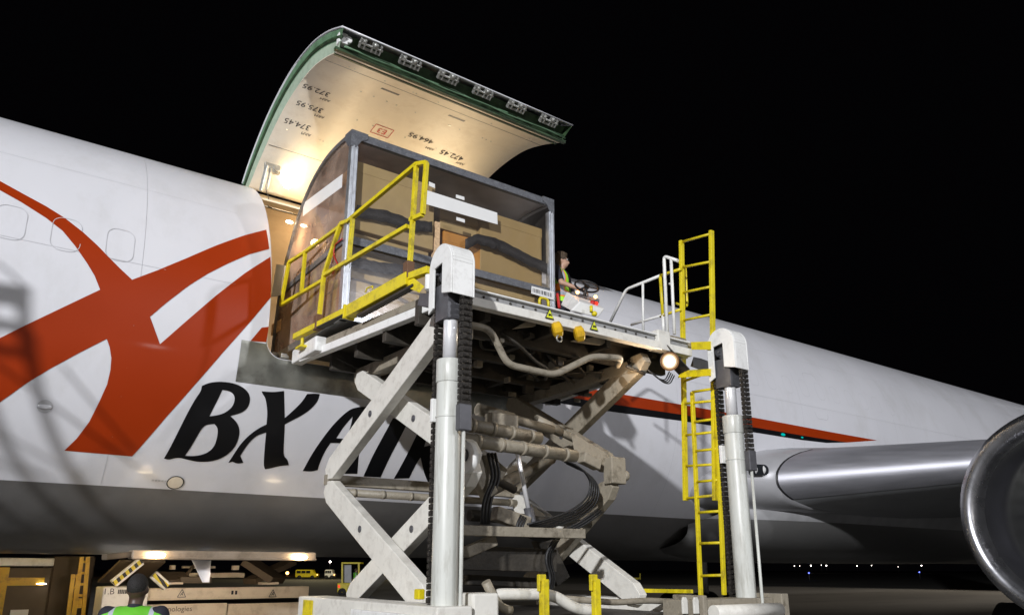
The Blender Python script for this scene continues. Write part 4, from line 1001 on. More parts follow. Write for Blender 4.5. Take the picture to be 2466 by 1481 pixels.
m = MB(); q = at_y(1427, 729, 6.7); m.cyl(q - V((0, 0, .03)), q + V((0, 0, .02)), .03, n=12); m.build('stop_button', 'red', cons)
c = at_y(1413, 690, 6.85); nrm = V((.24, -.1, .96)).normalized(); e1 = nrm.cross(V((0, 1, 0))).normalized(); e2 = nrm.cross(e1)
m = MB(); m.tube([c + (e1 * cos(2 * pi * k / 30) + e2 * sin(2 * pi * k / 30)) * .155 for k in range(31)], .013, 8)
for k in range(3): a_ = 2 * pi * k / 3 + .4; m.beam(c, c + (e1 * cos(a_) + e2 * sin(a_)) * .155, .03, .01, up=nrm)
m.cyl(c - nrm * .02, c + nrm * .015, .035); m.cyl(c - nrm * .14, c, .022); m.build('steering_wheel', 'rubber', cons)
m = MB(); q = K(1424, 752, YK - .1); m.cyl(q, q + V((0, 0, .08)), .02); m.sphere(q + V((.05, 0, -.01)), .035, 8); m.build('grab_knob', 'yellow', cons)
m = MB(); q = K(1310, 725, 6.0); m.bend([q + V((-.06, 0, -.06)), q + V((-.06, 0, .03)), q + V((.06, 0, .03)), q + V((.06, 0, -.06))], .016, .05, 8); m.build('yellow_loop', 'yellow', loader)
m = MB(); q = at_y(1342, 706, 7.0); m.beam(q, q + V((.03, 0, -.2)), .025, .035); m.build('red_lever', 'red', loader, .01)

# ------------------------------------------------------------------ air cargo container
CX0, CX1, CY0, CY1, CZ0 = 3.08, 6.13, 7.57, 9.86, 4.46
cont = empty('air_cargo_container', ((CX0 + CX1) / 2, (CY0 + CY1) / 2, CZ0), 'clear-sided contoured air cargo container holding cardboard boxes, half inside the aircraft door', 'cargo container')
cprof = crs([(CY0, 6.75), (7.80, 6.80), (8.28, 6.82), (8.7, 6.73), (9.02, 6.56), (9.29, 6.32), (9.5, 6.0), (9.68, 5.7), (9.80, 5.2), (9.86, 4.52)], 3)
def prof_beam(m, x, w=.05, d=.06):
    for a, b in zip(cprof, cprof[1:]): m.beam((x, a.x, a.y), (x, b.x, b.y), w, d, up=(1, 0, 0))
m = MB(); prof_beam(m, CX0 + .02); m.build('contour_frame', 'cargo_dark', cont, .004); m = MB(); prof_beam(m, CX1 - .02); m.build('contour_frame', 'cargo_dark', cont, .004)
m = MB(); m.beam((CX0, CY0 + .02, 6.76), (CX1, CY0 + .02, 6.76), .06, .1); m.build('top_rail', 'cargo_dark', cont, .006)
for x, sgn in ((CX0, 1), (CX1, -1)):
    m = MB(); m.prism([(0, .0), (.2 * sgn, 0), (.2 * sgn, -.07), (.12 * sgn, -.12), (.06 * sgn, -.22), (0, -.22)], (x, CY0 - .022, 6.82), (1, 0, 0), (0, 0, 1), (0, .02, 0))
    if sgn > 0: m.prism([(0, 0), (.2, 0.02), (.2, -.06), (.06, -.22), (0, -.22)], (x - .012, CY0 - .02, 6.82), (0, 1, 0), (0, 0, 1), (.014, 0, 0))
    m.build('corner_gusset', 'cargo_dark', cont, .004)
    m = MB(); m.box((x - (0 if sgn > 0 else .09), CY0 - .015, CZ0), (x + (.09 if sgn > 0 else 0), CY0 + .07, 6.62)); m.box((x + sgn * .02, CY0 - .024, CZ0), (x + sgn * .04, CY0 - .012, 6.62)); m.box((x + sgn * .065, CY0 - .024, CZ0), (x + sgn * .08, CY0 - .012, 6.62)); m.build('corner_post', 'alu_rail', cont, .004)
m = MB(); m.box((CX0, CY0, CZ0), (CX1, CY1 - .05, CZ0 + .09)); m.build('base_pallet', 'alu_rail', cont, .006)
m = MB(); m.beam((CX0 + .09, CY0 + .0, 5.42), (CX1 - .09, CY0 + .0, 5.42), .04, .1); m.beam((CX0 + .01, CY0 + .07, 5.42), (CX0 + .01, CY1 - .15, 5.42), .03, .08); m.build('mid_rail', 'cargo_dark', cont, .004)
m = MB(); m._f([m.bm.verts.new(q) for q in ((CX0 + .05, CY0 + .015, CZ0 + .09), (CX1 - .05, CY0 + .015, CZ0 + .09), (CX1 - .05, CY0 + .015, 6.74), (CX0 + .05, CY0 + .015, 6.74))]); fp = m.build('front_panel', 'film', cont)
m = MB(); pp = [(p.x, p.y) for p in cprof] + [(9.85, CZ0 + .05), (CY0 + .02, CZ0 + .05)]; m._f([m.bm.verts.new((CX0 + .02, a, b)) for a, b in pp]); lp = m.build('side_panel', 'film_tint', cont)
m = MB(); m.prism([(9.74, 5.25), (9.83, 4.9), (9.84, CZ0 + .08), (8.1, CZ0 + .08), (8.5, 4.75), (9.3, 5.0)], (CX0 + .04, 0, 0), (0, 1, 0), (0, 0, 1), (.001, 0, 0)); m.build('lower_side_panel', film('red_brown_film', (.6, .27, .17), .8), cont)
m = MB(); m._f([m.bm.verts.new((CX1 - .03, a, b)) for a, b in pp]); m.build('side_panel', 'film', cont)
m = MB(); sheet(m, [V((p.x, p.y - .01)) for p in cprof], CX0 + .02, CX1 - .02, 2); rf = m.build('roof_panel', mat('roof_sheet', (.3, .26, .25), .5, var=.2), cont, fix=False); so = rf.modifiers.new('t', 'SOLIDIFY'); so.thickness = .012
# tapes and labels
Cf = lambda x, y, o=.0: at_y(x, y, CY0 + o)
def quad_on(name, pts, depth, mt, parent, planef):
    m = MB(); f_ = [planef(*p) for p in pts]; m.hexa(f_ + [q + V(depth) for q in f_]); return m.build(name, mt, parent)
quad_on('white_tape', [(1025, 492), (1198, 541), (1197, 513), (1025, 458)], (0, -.004, 0), 'paper', fp, lambda x, y: Cf(x, y, .01))
for (x, y, w, h) in ((1040, 446, 7, 5), (1108, 476, 10, 4), (1109, 530, 10, 4)): quad_on('white_tag', [(x - w, y + h - 3), (x + w, y + h + 3), (x + w, y - h + 3), (x - w, y - h - 3)], (0, -.004, 0), 'paper', fp, lambda x, y: Cf(x, y, .01))
quad_on('white_tape', [(730, 521), (823, 452), (825, 420), (731, 490)], (-.004, 0, 0), 'paper', lp, lambda x, y: at_x(x, y, CX0 + .018))
quad_on('placard', [(653, 810), (676, 795), (678, 768), (655, 782)], (-.004, 0, 0), 'cardedge', lp, lambda x, y: at_x(x, y, CX0 + .018))
quad_on('blue_pad', [(658, 715), (680, 712), (690, 640), (671, 638)], (-.03, 0, 0), mat('blue_grey_foam', (.75, .85, 1), .7), lp, lambda x, y: at_x(x, y, CX0 + .018))
bl = quad_on('barcode_label', [(1279, 707), (1333, 723), (1334, 703), (1280, 689)], (0, -.005, 0), 'paper', cont, lambda x, y: Cf(x, y, -.03))
m = MB(); rr = random.Random(9); xx = 1283
while xx < 1329:
    w = rr.choice((1, 1.4, 2)); yy = 693 + (xx - 1280) * .28; m.hexa([Cf(x, y, -.037) for x, y in ((xx, yy + 9), (xx + w, yy + 9.3), (xx + w, yy + .3), (xx, yy))] + [Cf(x, y, -.0385) for x, y in ((xx, yy + 9), (xx + w, yy + 9.3), (xx + w, yy + .3), (xx, yy))]); xx += w + rr.choice((1.2, 1.8, 2.4))
m.build('barcode', 'cloth', bl)
m = MB(); m.bend([at_x(x, y, CX0 - .02) for x, y in ((825, 575), (806, 590), (803, 615), (815, 640), (800, 660))], .008, .05, 6); m.build('red_strap', 'red', cont)
# boxes inside: each a thing
def carton(x0, x1, y0, y1, z0, z1, label, mt='card', seam=True, rot=0):
    o = empty('cardboard_box', ((x0 + x1) / 2, (y0 + y1) / 2, z0), label, 'cardboard box', 'cardboard boxes in the cargo container')
    m = MB(); m.box((x0, y0, z0), (x1, y1, z1)); b = m.build('box_body', mt, o, .012)
    m = MB(); m.box((x0 - .004, y0 - .004, z1 - .14), (x1 + .004, y1 + .004, z1 - .002)); m.build('box_lid', mt, o, .006)
    if rot: o.rotation_euler.z = rot
    return o
yb = CY0 + .1
carton(3.2, 4.28, yb, yb + .8, 5.62, 6.5, 'tall brown cardboard box at the upper left of the cargo container', 'card2')
carton(3.22, 4.22, yb + .02, yb + .8, 5.02, 5.58, 'brown cardboard box in the middle of the left stack, below the tall box', 'card2')
carton(3.2, 4.35, yb, yb + .8, 4.56, 4.99, 'brown cardboard box at the bottom of the left stack in the container')
carton(5.0, 6.02, yb + .03, yb + .8, 5.48, 6.40, 'large brown cardboard box at the upper right behind the white tape end')
carton(4.5, 5.98, yb, yb + .75, 5.12, 5.40, 'wide flat cardboard box with lifted lid under the upper right box', 'card2')
carton(4.42, 6.0, yb + .02, yb + .8, 4.56, 5.08, 'long brown cardboard box at the bottom right of the container')
carton(4.45, 5.02, yb + .04, yb + .6, 5.45, 5.95, 'amber brown cardboard box in the centre of the container, beside the foam strip', mat('amber_cardboard', (.5, .22, .03), .6, dirt=(.2, .09, .02), dirtamt=.5, dscale=6))
carton(4.42, 5.04, yb + .1, yb + .75, 6.0, 6.3, 'brown cardboard box in the upper middle behind the left end of the white tape', 'card2')
carton(3.25, 4.0, yb + .95, yb + 1.7, 4.56, 5.5, 'brown cardboard box behind the left stack, seen through the contoured side')
carton(3.25, 3.9, yb + .95, yb + 1.5, 5.52, 6.2, 'brown cardboard box on top of the rear left stack, seen through the contoured side', 'card2')
carton(4.4, 5.9, yb + .95, yb + 1.5, 4.56, 5.7, 'big cardboard box at the back right of the container, behind the others')
m = MB(); m.box((4.3, yb, 5.2), (4.37, yb + .08, 6.02)); tag(m.build('foam_strip', 'cardedge'), 'narrow pale crumbly packing strip standing between the cardboard boxes', 'packing foam')
def wrap(pts, w, label):
    m = MB(); rr = random.Random(len(pts) * 7); P_ = [Cf(x, y, .06) for x, y in pts]; n = 0; tot = []
    for a, b in zip(P_, P_[1:]):
        for k in range(6): tot.append(a.lerp(b, k / 6))
    tot.append(P_[-1]); A_ = []; B_ = []
    for p in tot:
        q = p + V((0, rr.uniform(-.006, .006), rr.uniform(-.005, .005))); ww = w * rr.uniform(.9, 1.08)
        A_.append(m.bm.verts.new(q + V((0, 0, ww / 2)))); B_.append(m.bm.verts.new(q + V((0, .0, -ww / 2))))
    for k in range(len(A_) - 1): f = m._f([A_[k], A_[k + 1], B_[k + 1], B_[k]]); f.smooth = True
    o = m.build('wrap_shade_band', 'strap', None); so = o.modifiers.new('t', 'SOLIDIFY'); so.thickness = .012
    tag(o, label, 'wrap band', 'black wrap and shade bands round the boxes')
wrap([(858, 508), (930, 522), (985, 542), (1040, 548)], .15, 'black crumpled wrap band round the tall upper left box')
wrap([(845, 628), (900, 642), (975, 652)], .13, 'black wrap band round the lower left box, behind the yellow guard rail')
wrap([(1120, 590), (1150, 575), (1200, 590), (1270, 625), (1330, 655)], .15, 'dark band painting the shaded gap under the upper right box')  # dark band stands in for the shade between the boxes

# ------------------------------------------------------------------ people
_vm = {}
def vest_mat(key, trim):
    if (key, trim) in _vm: return _vm[(key, trim)]
    m = mat('vest_' + key, (.42, .85, .04) if key == 'vest' else (.13, .5, .03), .6, var=.08, scale=10, bump=.5, bscale=9); nt = m.node_tree; N = nt.nodes; L = nt.links; b = N['Principled BSDF']
    tc = N.new('ShaderNodeTexCoord'); sx = N.new('ShaderNodeSeparateXYZ'); L.new(tc.outputs['Object'], sx.inputs[0])
    def mth(op, a, b_):
        n = N.new('ShaderNodeMath'); n.operation = op
        for i, v in enumerate((a, b_)):
            if isinstance(v, (int, float)): n.inputs[i].default_value = v
            else: L.new(v, n.inputs[i])
        return n.outputs[0]
    def band(v, c, w): return mth('LESS_THAN', mth('ABSOLUTE', mth('SUBTRACT', v, c), 0), w)
    ay = mth('ABSOLUTE', sx.outputs['Y'], 0); out = b.inputs['Base Color'].links[0].from_socket
    def over(fac, colr):
        nonlocal out
        mi = N.new('ShaderNodeMix'); mi.data_type = 'RGBA'; L.new(fac, mi.inputs[0]); L.new(out, mi.inputs[6]); mi.inputs[7].default_value = (*colr, 1); out = mi.outputs[2]
    up = mth('GREATER_THAN', sx.outputs['Z'], 1.12)
    if trim: over(mth('MULTIPLY', band(ay, .15, .034), up), (.95, .26, .02)); over(band(sx.outputs['Z'], 1.09, .05), (.95, .26, .02))
    over(mth('MULTIPLY', band(ay, .15, .018), up), (.4, .42, .48)); over(band(sx.outputs['Z'], 1.09, .028), (.4, .42, .48))
    v = mth('LESS_THAN', ay, mth('MULTIPLY', mth('SUBTRACT', sx.outputs['Z'], 1.0), .2)); v = mth('MULTIPLY', v, mth('GREATER_THAN', sx.outputs['X'], .02)); over(v, (.012, .012, .02))
    L.new(out, b.inputs['Base Color']); _vm[(key, trim)] = m; return m
def caps(m, p, q, r, r2, n=14):
    m.cyl(p, q, r, r2, n=n); m.sphere(p, r * 1.0, 8); m.sphere(q, r2 * 1.0, 8)
def person(name_label, loc, heading, skinm, pose, vox=.014, parts=None, scale=1.0, look=0.):
    """heading: direction faced (radians, 0 = +X). builds at local coords then placed"""
    root = empty('person', loc, name_label, 'person')
    root.rotation_euler.z = heading; root.scale = (scale,) * 3
    J = pose; m = MB()
    # local: x forward, y left, z up
    def c(a, b, r, r2): caps(m, V(J[a]), V(J[b]), r, r2)
    for s in ('l', 'r'):
        c('hip' + s, 'knee' + s, .085, .058); c('knee' + s, 'ank' + s, .056, .038); caps(m, V(J['ank' + s]), V(J['toe' + s]), .042, .034)
        c('sho' + s, 'elb' + s, .052, .041); c('elb' + s, 'wri' + s, .039, .028)
        w = V(J['wri' + s]); e = V(J['elb' + s]); d = (w - e).normalized(); side = d.cross(V((0, 0, 1)))
        if side.length < .1: side = V((0, 1, 0))
        side.normalize(); nrm = side.cross(d); h0 = w + d * .085
        m.beam(w, h0, .078, .03, up=nrm)
        for k, L in enumerate((.06, .072, .068, .052)):
            o0 = h0 + side * (-.03 + .02 * k); k1 = o0 + (d * .85 - nrm * .35).normalized() * L * .55; k2 = k1 + (d * .5 - nrm * .85).normalized() * L * .5
            caps(m, o0 - d * .01, k1, .0095, .009, 8); caps(m, k1, k2, .009, .008, 8)
        t0 = w + d * .025 - side * .035; t1 = t0 + (d * .6 - side * .7).normalized() * .04; caps(m, t0, t1, .012, .011, 8); caps(m, t1, t1 + (d - nrm * .3).normalized() * .03, .011, .009, 8)
    pel, ch, nk, hd = V(J['pel']), V(J['chest']), V(J['neck']), V(J['head'])
    m.sphere(pel, .16, 10, (.75, 1.02, .8)); m.sphere((pel + ch) / 2, .16, 10, (.7, .95, 1.2)); m.sphere(ch, .185, 10, (.66, 1.0, .95))
    caps(m, ch + V((0, .1, .1)), V(J['shol']), .07, .06); caps(m, ch + V((0, -.1, .1)), V(J['shor']), .07, .06)
    caps(m, nk - V((0, 0, .05)), hd - V((.005, 0, .06)), .058, .054)
    Rz = Matrix.Rotation(look, 3, 'Z'); H = lambda x, y, z: hd + Rz @ V((x, y, z))
    m.sphere(H(-.012, 0, .025), .1, 12, (.98, .76, 1.0)); m.sphere(H(.022, 0, -.035), .075, 10, (.9, .78, 1.05)); m.sphere(H(.05, 0, -.078), .03, 8, (1, 1, .8))
    caps(m, H(.082, 0, .012), H(.104, 0, -.028), .01, .015, 8)      # nose
    m.sphere(H(.078, 0, -.055), .02, 8, (.8, 1.3, .35)); m.sphere(H(.08, 0, -.066), .02, 8, (.7, 1.1, .35))
    for sg in (-1, 1):
        m.sphere(H(-.005, sg * .077, -.008), .03, 8, (.6, .3, 1)); m.sphere(H(.072, sg * .03, .03), .022, 8, (.6, 1.1, .5))
    b = m.build('body', skinm, None); b.parent = root
    rm_ = b.modifiers.new('r', 'REMESH'); rm_.mode = 'VOXEL'; rm_.voxel_size = vox; rm_.use_smooth_shade = True
    sm_ = b.modifiers.new('s', 'SMOOTH'); sm_.iterations = 3; sm_.factor = .5
    def part(nm, fn, mt, vx=vox):
        m = MB(); fn(m); o = m.build(nm, mt, None); o.parent = root
        rm_ = o.modifiers.new('r', 'REMESH'); rm_.mode = 'VOXEL'; rm_.voxel_size = vx; rm_.use_smooth_shade = True
        sm_ = o.modifiers.new('s', 'SMOOTH'); sm_.iterations = 4; return o
    def trousers(m):
        for s in ('l', 'r'): caps(m, V(J['hip' + s]), V(J['knee' + s]), .1, .075); caps(m, V(J['knee' + s]), V(J['ank' + s]) + V((0, 0, .02)), .075, .066)
        m.sphere(pel, .175, 10, (.78, 1.02, .75))
    def shirt(m):
        m.sphere((pel + ch) / 2, .172, 10, (.72, .98, 1.3)); m.sphere(ch, .195, 10, (.68, 1.02, .98)); m.sphere(pel + V((0, 0, .06)), .17, 10, (.77, 1, .6))
        for s in ('l', 'r'):
            caps(m, ch + V((0, .1 if s == 'l' else -.1, .1)), V(J['sho' + s]), .08, .068); e = V(J['sho' + s]).lerp(V(J['elb' + s]), .75 if not pose.get('long') else 1); caps(m, V(J['sho' + s]), e, .066, .056)
            if pose.get('long'): caps(m, e, V(J['elb' + s]).lerp(V(J['wri' + s]), .9), .054, .04)
        caps(m, nk - V((0, 0, .06)), nk - V((0, 0, .015)), .07, .062)
    def shoes(m):
        for s in ('l', 'r'): caps(m, V(J['ank' + s]) + V((-.03, 0, .01)), V(J['toe' + s]) + V((.02, 0, 0)), .052, .044)
    part('trousers', trousers, 'cloth'); part('shirt', shirt, 'cloth'); part('shoes', shoes, 'rubber')
    def vst(m):
        m.sphere((pel + ch) / 2 + V((0, 0, -.02)), .185, 10, (.76, 1.0, 1.35)); m.sphere(ch, .205, 10, (.72, 1.03, 1.0)); m.sphere(pel + V((0, 0, .05)), .185, 10, (.8, 1.0, .8))
        for sg in (-1, 1): caps(m, ch + V((0, sg * .1, .11)), ch + V((0, sg * .185, .1)), .085, .08)
    part('vest', vst, vest_mat(J.get('vest', 'vest'), J.get('orange')))
    if J.get('hair'):
        def hr(m):
            m.sphere(H(-.022, 0, .045), .105, 12, (1.02, .84, .94)); m.sphere(H(-.05, 0, .0), .08, 10, (.8, 1, 1)); m.sphere(H(.03, 0, .105), .05, 8, (1.2, 1.3, .6))
            rr = random.Random(4)
            for k in range(26): a = rr.uniform(0, 2 * pi); m.sphere(H(-.03 + .07 * cos(a), .07 * sin(a), .08 + rr.uniform(-.03, .05)), .024, 5)
        part('hair', hr, 'hair', .009)
    elif J.get('stubble'):
        def hr(m): m.sphere(H(-.016, 0, .032), .099, 12, (1.0, .775, .96))
        part('hair', hr, 'stubble', .009)
    for sg in (-1, 1):
        m = MB(); m.sphere(H(.083, sg * .031, .012), .011, 8); e_ = m.build('eye', 'paper', None); e_.parent = b
        m = MB(); m.sphere(H(.0925, sg * .031, .012), .0045, 6); e2_ = m.build('iris', 'cloth', None); e2_.parent = e_
    if J.get('glasses'):
        m = MB()
        for sg in (-1, 1):
            m.tube([H(.104, sg * .033 + .024 * cos(2 * pi * k / 16), .012 + .017 * sin(2 * pi * k / 16)) for k in range(17)], .003, 6)
            m.tube([H(.102, sg * .056, .016), H(.0, sg * .082, .016)], .0028, 6)
        m.tube([H(.104, -.01, .016), H(.104, .01, .016)], .003, 6); g_ = m.build('glasses', 'rubber', None); g_.parent = root
    return root
stand = dict(pel=(0, 0, .96), chest=(.0, 0, 1.32), neck=(.0, 0, 1.51), head=(.02, 0, 1.635), hipl=(0, .1, .92), hipr=(0, -.1, .92), kneel=(.02, .11, .5), kneer=(.02, -.11, .5), ankl=(-.02, .12, .08), ankr=(-.02, -.12, .08), toel=(.14, .14, .04), toer=(.14, -.14, .04),
             shol=(0, .2, 1.45), shor=(0, -.2, 1.45), elbl=(.1, .27, 1.2), elbr=(.1, -.27, 1.2), wril=(.34, .17, 1.1), wrir=(.34, -.17, 1.1))
op = dict(stand); op.update(hair=1, glasses=1, orange=1, vest='vest')
q = at_y(1352, 613, 7.95)
person('operator in lime vest with glasses and brown hair standing at the loader steering wheel', (q.x - .02, q.y, q.z - 1.755), R(-58), 'skin', op, look=R(12))
p2 = dict(stand); p2.update(stubble=1, vest='vest2', long=1, elbl=(.03, .28, 1.2), elbr=(.03, -.28, 1.2), wril=(.2, .26, 1.0), wrir=(.2, -.26, 1.0))
person('dark-haired worker in bright green vest seen from behind below the aircraft belly', (1.24, 6.85, .005), R(62), 'skin2', p2)

# ------------------------------------------------------------------ second loader under the belly (lower deck)
B0 = 13.2
S2 = empty('lower_deck_loader', (4.0, B0, 0), 'cream lower deck loader with warning triangles and striped lifting arms beyond the aircraft belly', 'loader')
Q = lambda x, y, o=0.: at_y(x, y, B0 + o)
def qbox(m, x0, y0, x1, y1, d=.3, o=0.):
    a = Q(x0, y1, o); b = Q(x1, y0, o); m.box(a, b + V((0, d, 0)))
m = MB(); qbox(m, 352, 1411, 745, 1446, .35); fb = m.build('front_beam', 'cream', S2, .01)
m = MB(); a = Q(352, 1457); b = Q(548, 1450); c2 = Q(551, 1450); d2 = Q(745, 1446)
m.box((a.x, B0, .5), (b.x, B0 + .1, Q(450, 1453).z)); m.box((c2.x, B0, .5), (d2.x, B0 + .1, Q(650, 1451).z)); m.build('side_panel', 'cream', S2, .012)
m = MB(); m.box((Q(242, 1410).x, B0 - .3, .4), (Q(350, 1410).x, B0 + .4, Q(300, 1411).z)); m.build('end_cabinet', 'wclean', S2, .02)
for x in (438, 657):
    c = Q(x, 1428, -.012); m = MB(); s_ = .062
    for a_, b_ in (((-s_, -s_ * .9), (s_, -s_ * .9)), ((s_, -s_ * .9), (0, s_)), ((0, s_), (-s_, -s_ * .9))): m.beam(c + V((a_[0], 0, a_[1])), c + V((b_[0], 0, b_[1])), .004, .01)
    m.beam(c + V((-.02, 0, -.03)), c + V((.015, 0, .02)), .004, .012); m.beam(c + V((.02, 0, -.03)), c + V((0, 0, 0)), .004, .01); m.build('warning_triangle', 'dgrey', fb)
for x, mt in ((560, 'cloth'), (569, 'cloth')): m = MB(); c = Q(x, 1426, -.012); m.box(c + V((-.018, 0, -.03)), c + V((.016, .006, .03))); m.build('small_decal', mt, fb)
put_text('cabinet_text', '1.B', .12, Q(262, 1424, -.32), (1, 0, 0), (0, 0, 1), 'dgrey', S2)
m = MB()
for k in range(6): c = Q(284 + k * 4.2, 1424, -.32); m.box(c + V((0, 0, -.03)), c + V((.018, .004, .03)))
m.build('cabinet_marking', 'dgrey', S2)
put_text('panel_text', 'technologies', .11, Q(418, 1466, -.01), (1, 0, 0), (0, 0, 1), 'truck', S2)
def harm(x0, y0, x1, y1, w, o, mt='wclean', hz=True, rake=1.6):
    m = MB(); p_, q_ = Q(x0, y0, o), Q(x1, y1, o); m.beam(p_, q_, .1, w, up=(0, 0, 1)); A_ = m.build('lift_arm', mt, S2, .008)
    if hz: m = MB(); m.beam(p_ + V((0, -.055, 0)), q_ + V((0, -.055, 0)), .005, w * .5); m.build('hazard_stripe', 'hazard', A_)
harm(272, 1405, 340, 1350, .13, -.05); harm(368, 1382, 402, 1412, .13, -.05)
m = MB(); m.beam(Q(345, 1350, .1), Q(290, 1400, .9), .7, .04); m.beam(Q(425, 1395, .3), Q(500, 1396, .3), .5, .5 * .1 + .05)
m.hexa([Q(380, 1378, .4), Q(440, 1378, .4), Q(470, 1400, .1), Q(405, 1400, .1), Q(380, 1375, .4), Q(440, 1375, .4), Q(470, 1396, .1), Q(405, 1396, .1)]); m.build('arm_plate', 'truck', S2, .01)
m = MB(); qbox(m, 630, 1401, 672, 1407, .2); qbox(m, 405, 1401, 442, 1407, .2); qbox(m, 425, 1378, 590, 1391, .15, 1.0); qbox(m, 440, 1362, 520, 1368, .1, 1.2); qbox(m, 410, 1360, 424, 1371, .1, .9); qbox(m, 560, 1361, 577, 1372, .1, .9); m.build('lift_crossbar', 'cream', S2, .01)
m = MB(); m.beam(Q(670, 1398, .2), Q(600, 1352, .6), .5, .12); m.beam(Q(600, 1400, .5), Q(700, 1352, .9), .3, .1); m.bend([Q(452, 1395, .8), Q(450, 1380, .8), Q(470, 1358, .8)], .03, .1, 8); m.bend([Q(478, 1392, .8), Q(500, 1358, .8)], .03, .1, 8)
m.build('lift_linkage', 'truck', S2, .01)
m = MB(); m.box((Q(352, 1411).x, B0 + .36, 1.0), (Q(745, 1411).x, B0 + 2.2, 1.42)); m.build('loader_deck', 'under', S2)
# bridge against the belly, with its two work lamps
BB = -3.9; a = Q(318, 1336, BB); b = Q(762, 1336, BB)
ztop = Q(500, 1326, BB).z; zbot = Q(500, 1346, BB).z
m = MB(); m.box((a.x, B0 + BB, zbot), (b.x, B0 + BB + .25, ztop)); m.box((a.x, B0 + BB - .03, zbot - .01), (b.x, B0 + BB + .01, zbot + .02)); br = m.build('raised_bridge', mat('beige_bridge', (.3, .235, .17), .5, dirt=(.12, .09, .06), dirtamt=.6, dscale=5), S2, .015)
m = MB(); m.beam(V((a.x, B0 + BB + .1, (ztop + zbot) / 2)), Q(250, 1341, BB), .1, .06); m.build('bridge_arm', 'truck', S2, .01)
for x, y in ((376, 1336), (722, 1341)):
    c = Q(x, y, BB - .05); m = MB(); m.sphere(c, .06, 10, (1.6, .5, .55)); m.build('work_lamp', 'e_warm', br)
    lamp('work_lamp_glow', 'POINT', c + V((0, -.1, .0)), 1.6, (1, .68, .4), .05)
    lamp('beam_fill_light', 'SPOT', (c.x, 10.9, 1.86), 75, (1, .8, .6), .06, (c.x + .4, 13.2, 1.0), 125, .6)  # added spot apart from the lamp, brightens the cream front beam
for x in (0, 1): pass
# wheels so that it stands on the apron
for x in (Q(300, 1411).x + .3, Q(700, 1411).x):
    m = MB(); m.lathe([(-.15, .1), (-.15, .32), (-.08, .4), (.08, .4), (.15, .32), (.15, .1)], (x, B0 + .5, .4), (0, 1, 0), 28); m.cyl((x, B0 + .35, .4), (x, B0 + .65, .4), .2); m.build('wheel', 'tyre', S2)
m = MB(); m.box((Q(250, 1411).x, B0 - .2, .35), (Q(745, 1411).x, B0 + 2.2, .6)); m.build('loader_base', 'under', S2)

# ------------------------------------------------------------------ yellow truck on the left with ladder
T = empty('service_truck', at_y(60, 1400, 15.2).xy.to_3d(), 'yellow and brown service truck with a pale roof edge at the lower left corner', 'truck')
Tq = lambda x, y, o=0.: at_y(x, y, 15.2 + o)
m = MB(); a = Tq(-160, 1365); b = Tq(128, 1365); m.box((a.x, 15.2, .6), (b.x, 17.6, a.z)); m.build('truck_body', 'truck', T, .03)
m = MB(); m.box((a.x, 15.12, Tq(0, 1362).z), (b.x, 17.6, Tq(0, 1342).z)); m.build('roof_edge', 'wclean', T, .02)
m = MB(); m.box((a.x, 15.15, .7), (Tq(18, 1400).x, 15.2, Tq(0, 1365).z)); m.box((Tq(18, 1400).x, 15.15, Tq(60, 1409).z), (Tq(106, 1400).x, 15.2, Tq(60, 1390).z)); m.build('yellow_panel', 'orange', T)
m = MB(); m.box((Tq(25, 1467).x, 15.1, .9), (Tq(68, 1467).x, 15.16, Tq(40, 1467).z)); m.build('white_plate', 'wclean', T)
m = MB(); m.sphere(Tq(100, 1405, -.08), .03, 8, (2.5, .5, .4)); m.build('side_lamp', 'e_white', T)
m = MB(); m.box((Tq(132, 1345).x, 15.4, .5), (Tq(235, 1345).x, 17, Tq(180, 1345).z + .05)); m.build('rear_box', 'truck', T, .03)
for k in (0, 1, 2):
    x = a.x + .6 + k * (b.x - a.x - 1.2) / 2; m = MB(); m.lathe([(-.14, .15), (-.14, .38), (-.08, .45), (.08, .45), (.14, .38), (.14, .15)], (x, 15.4, .45), (0, 1, 0), 28); m.build('wheel', 'tyre', T)
La = empty('yellow_ladder', at_y(190, 1400, 14.4).xy.to_3d(), 'yellow steel access ladder standing between the truck and the cream loader', 'ladder')
m = MB(); Lq = lambda x, y: at_y(x, y, 14.4)
for (x0, y0, x1, y1) in ((197, 1340, 178, 1481), (212, 1340, 200, 1481), (176, 1382, 164, 1481), (188, 1382, 176, 1481)):
    p_ = Lq(x0, y0); q_ = Lq(x1, y1); q_ = p_ + (q_ - p_) * (p_.z / (p_.z - q_.z)); m.beam(p_, q_, .05, .06)
m.build('stile', 'orange', La, .004)
for k in range(5):
    m = MB(); y = 1352 + k * 27; t = k * 27 / 141; m.beam(Lq(197 - 19 * t, y), Lq(212 - 12 * t, y), .03, .04); m.beam(Lq(178 - 10 * t, y + 36), Lq(190 - 10 * t, y + 36), .03, .04); m.build('rung', 'orange', La)
m = MB(); m.box(Lq(185, 1462), Lq(208, 1440) + V((0, .15, 0))); m.build('yellow_box', 'orange', La, .01)
lamp('belly_glow', 'POINT', Lq(120, 1385) + V((0, -1.2, .4)), 14, (1, .7, .25), .1)

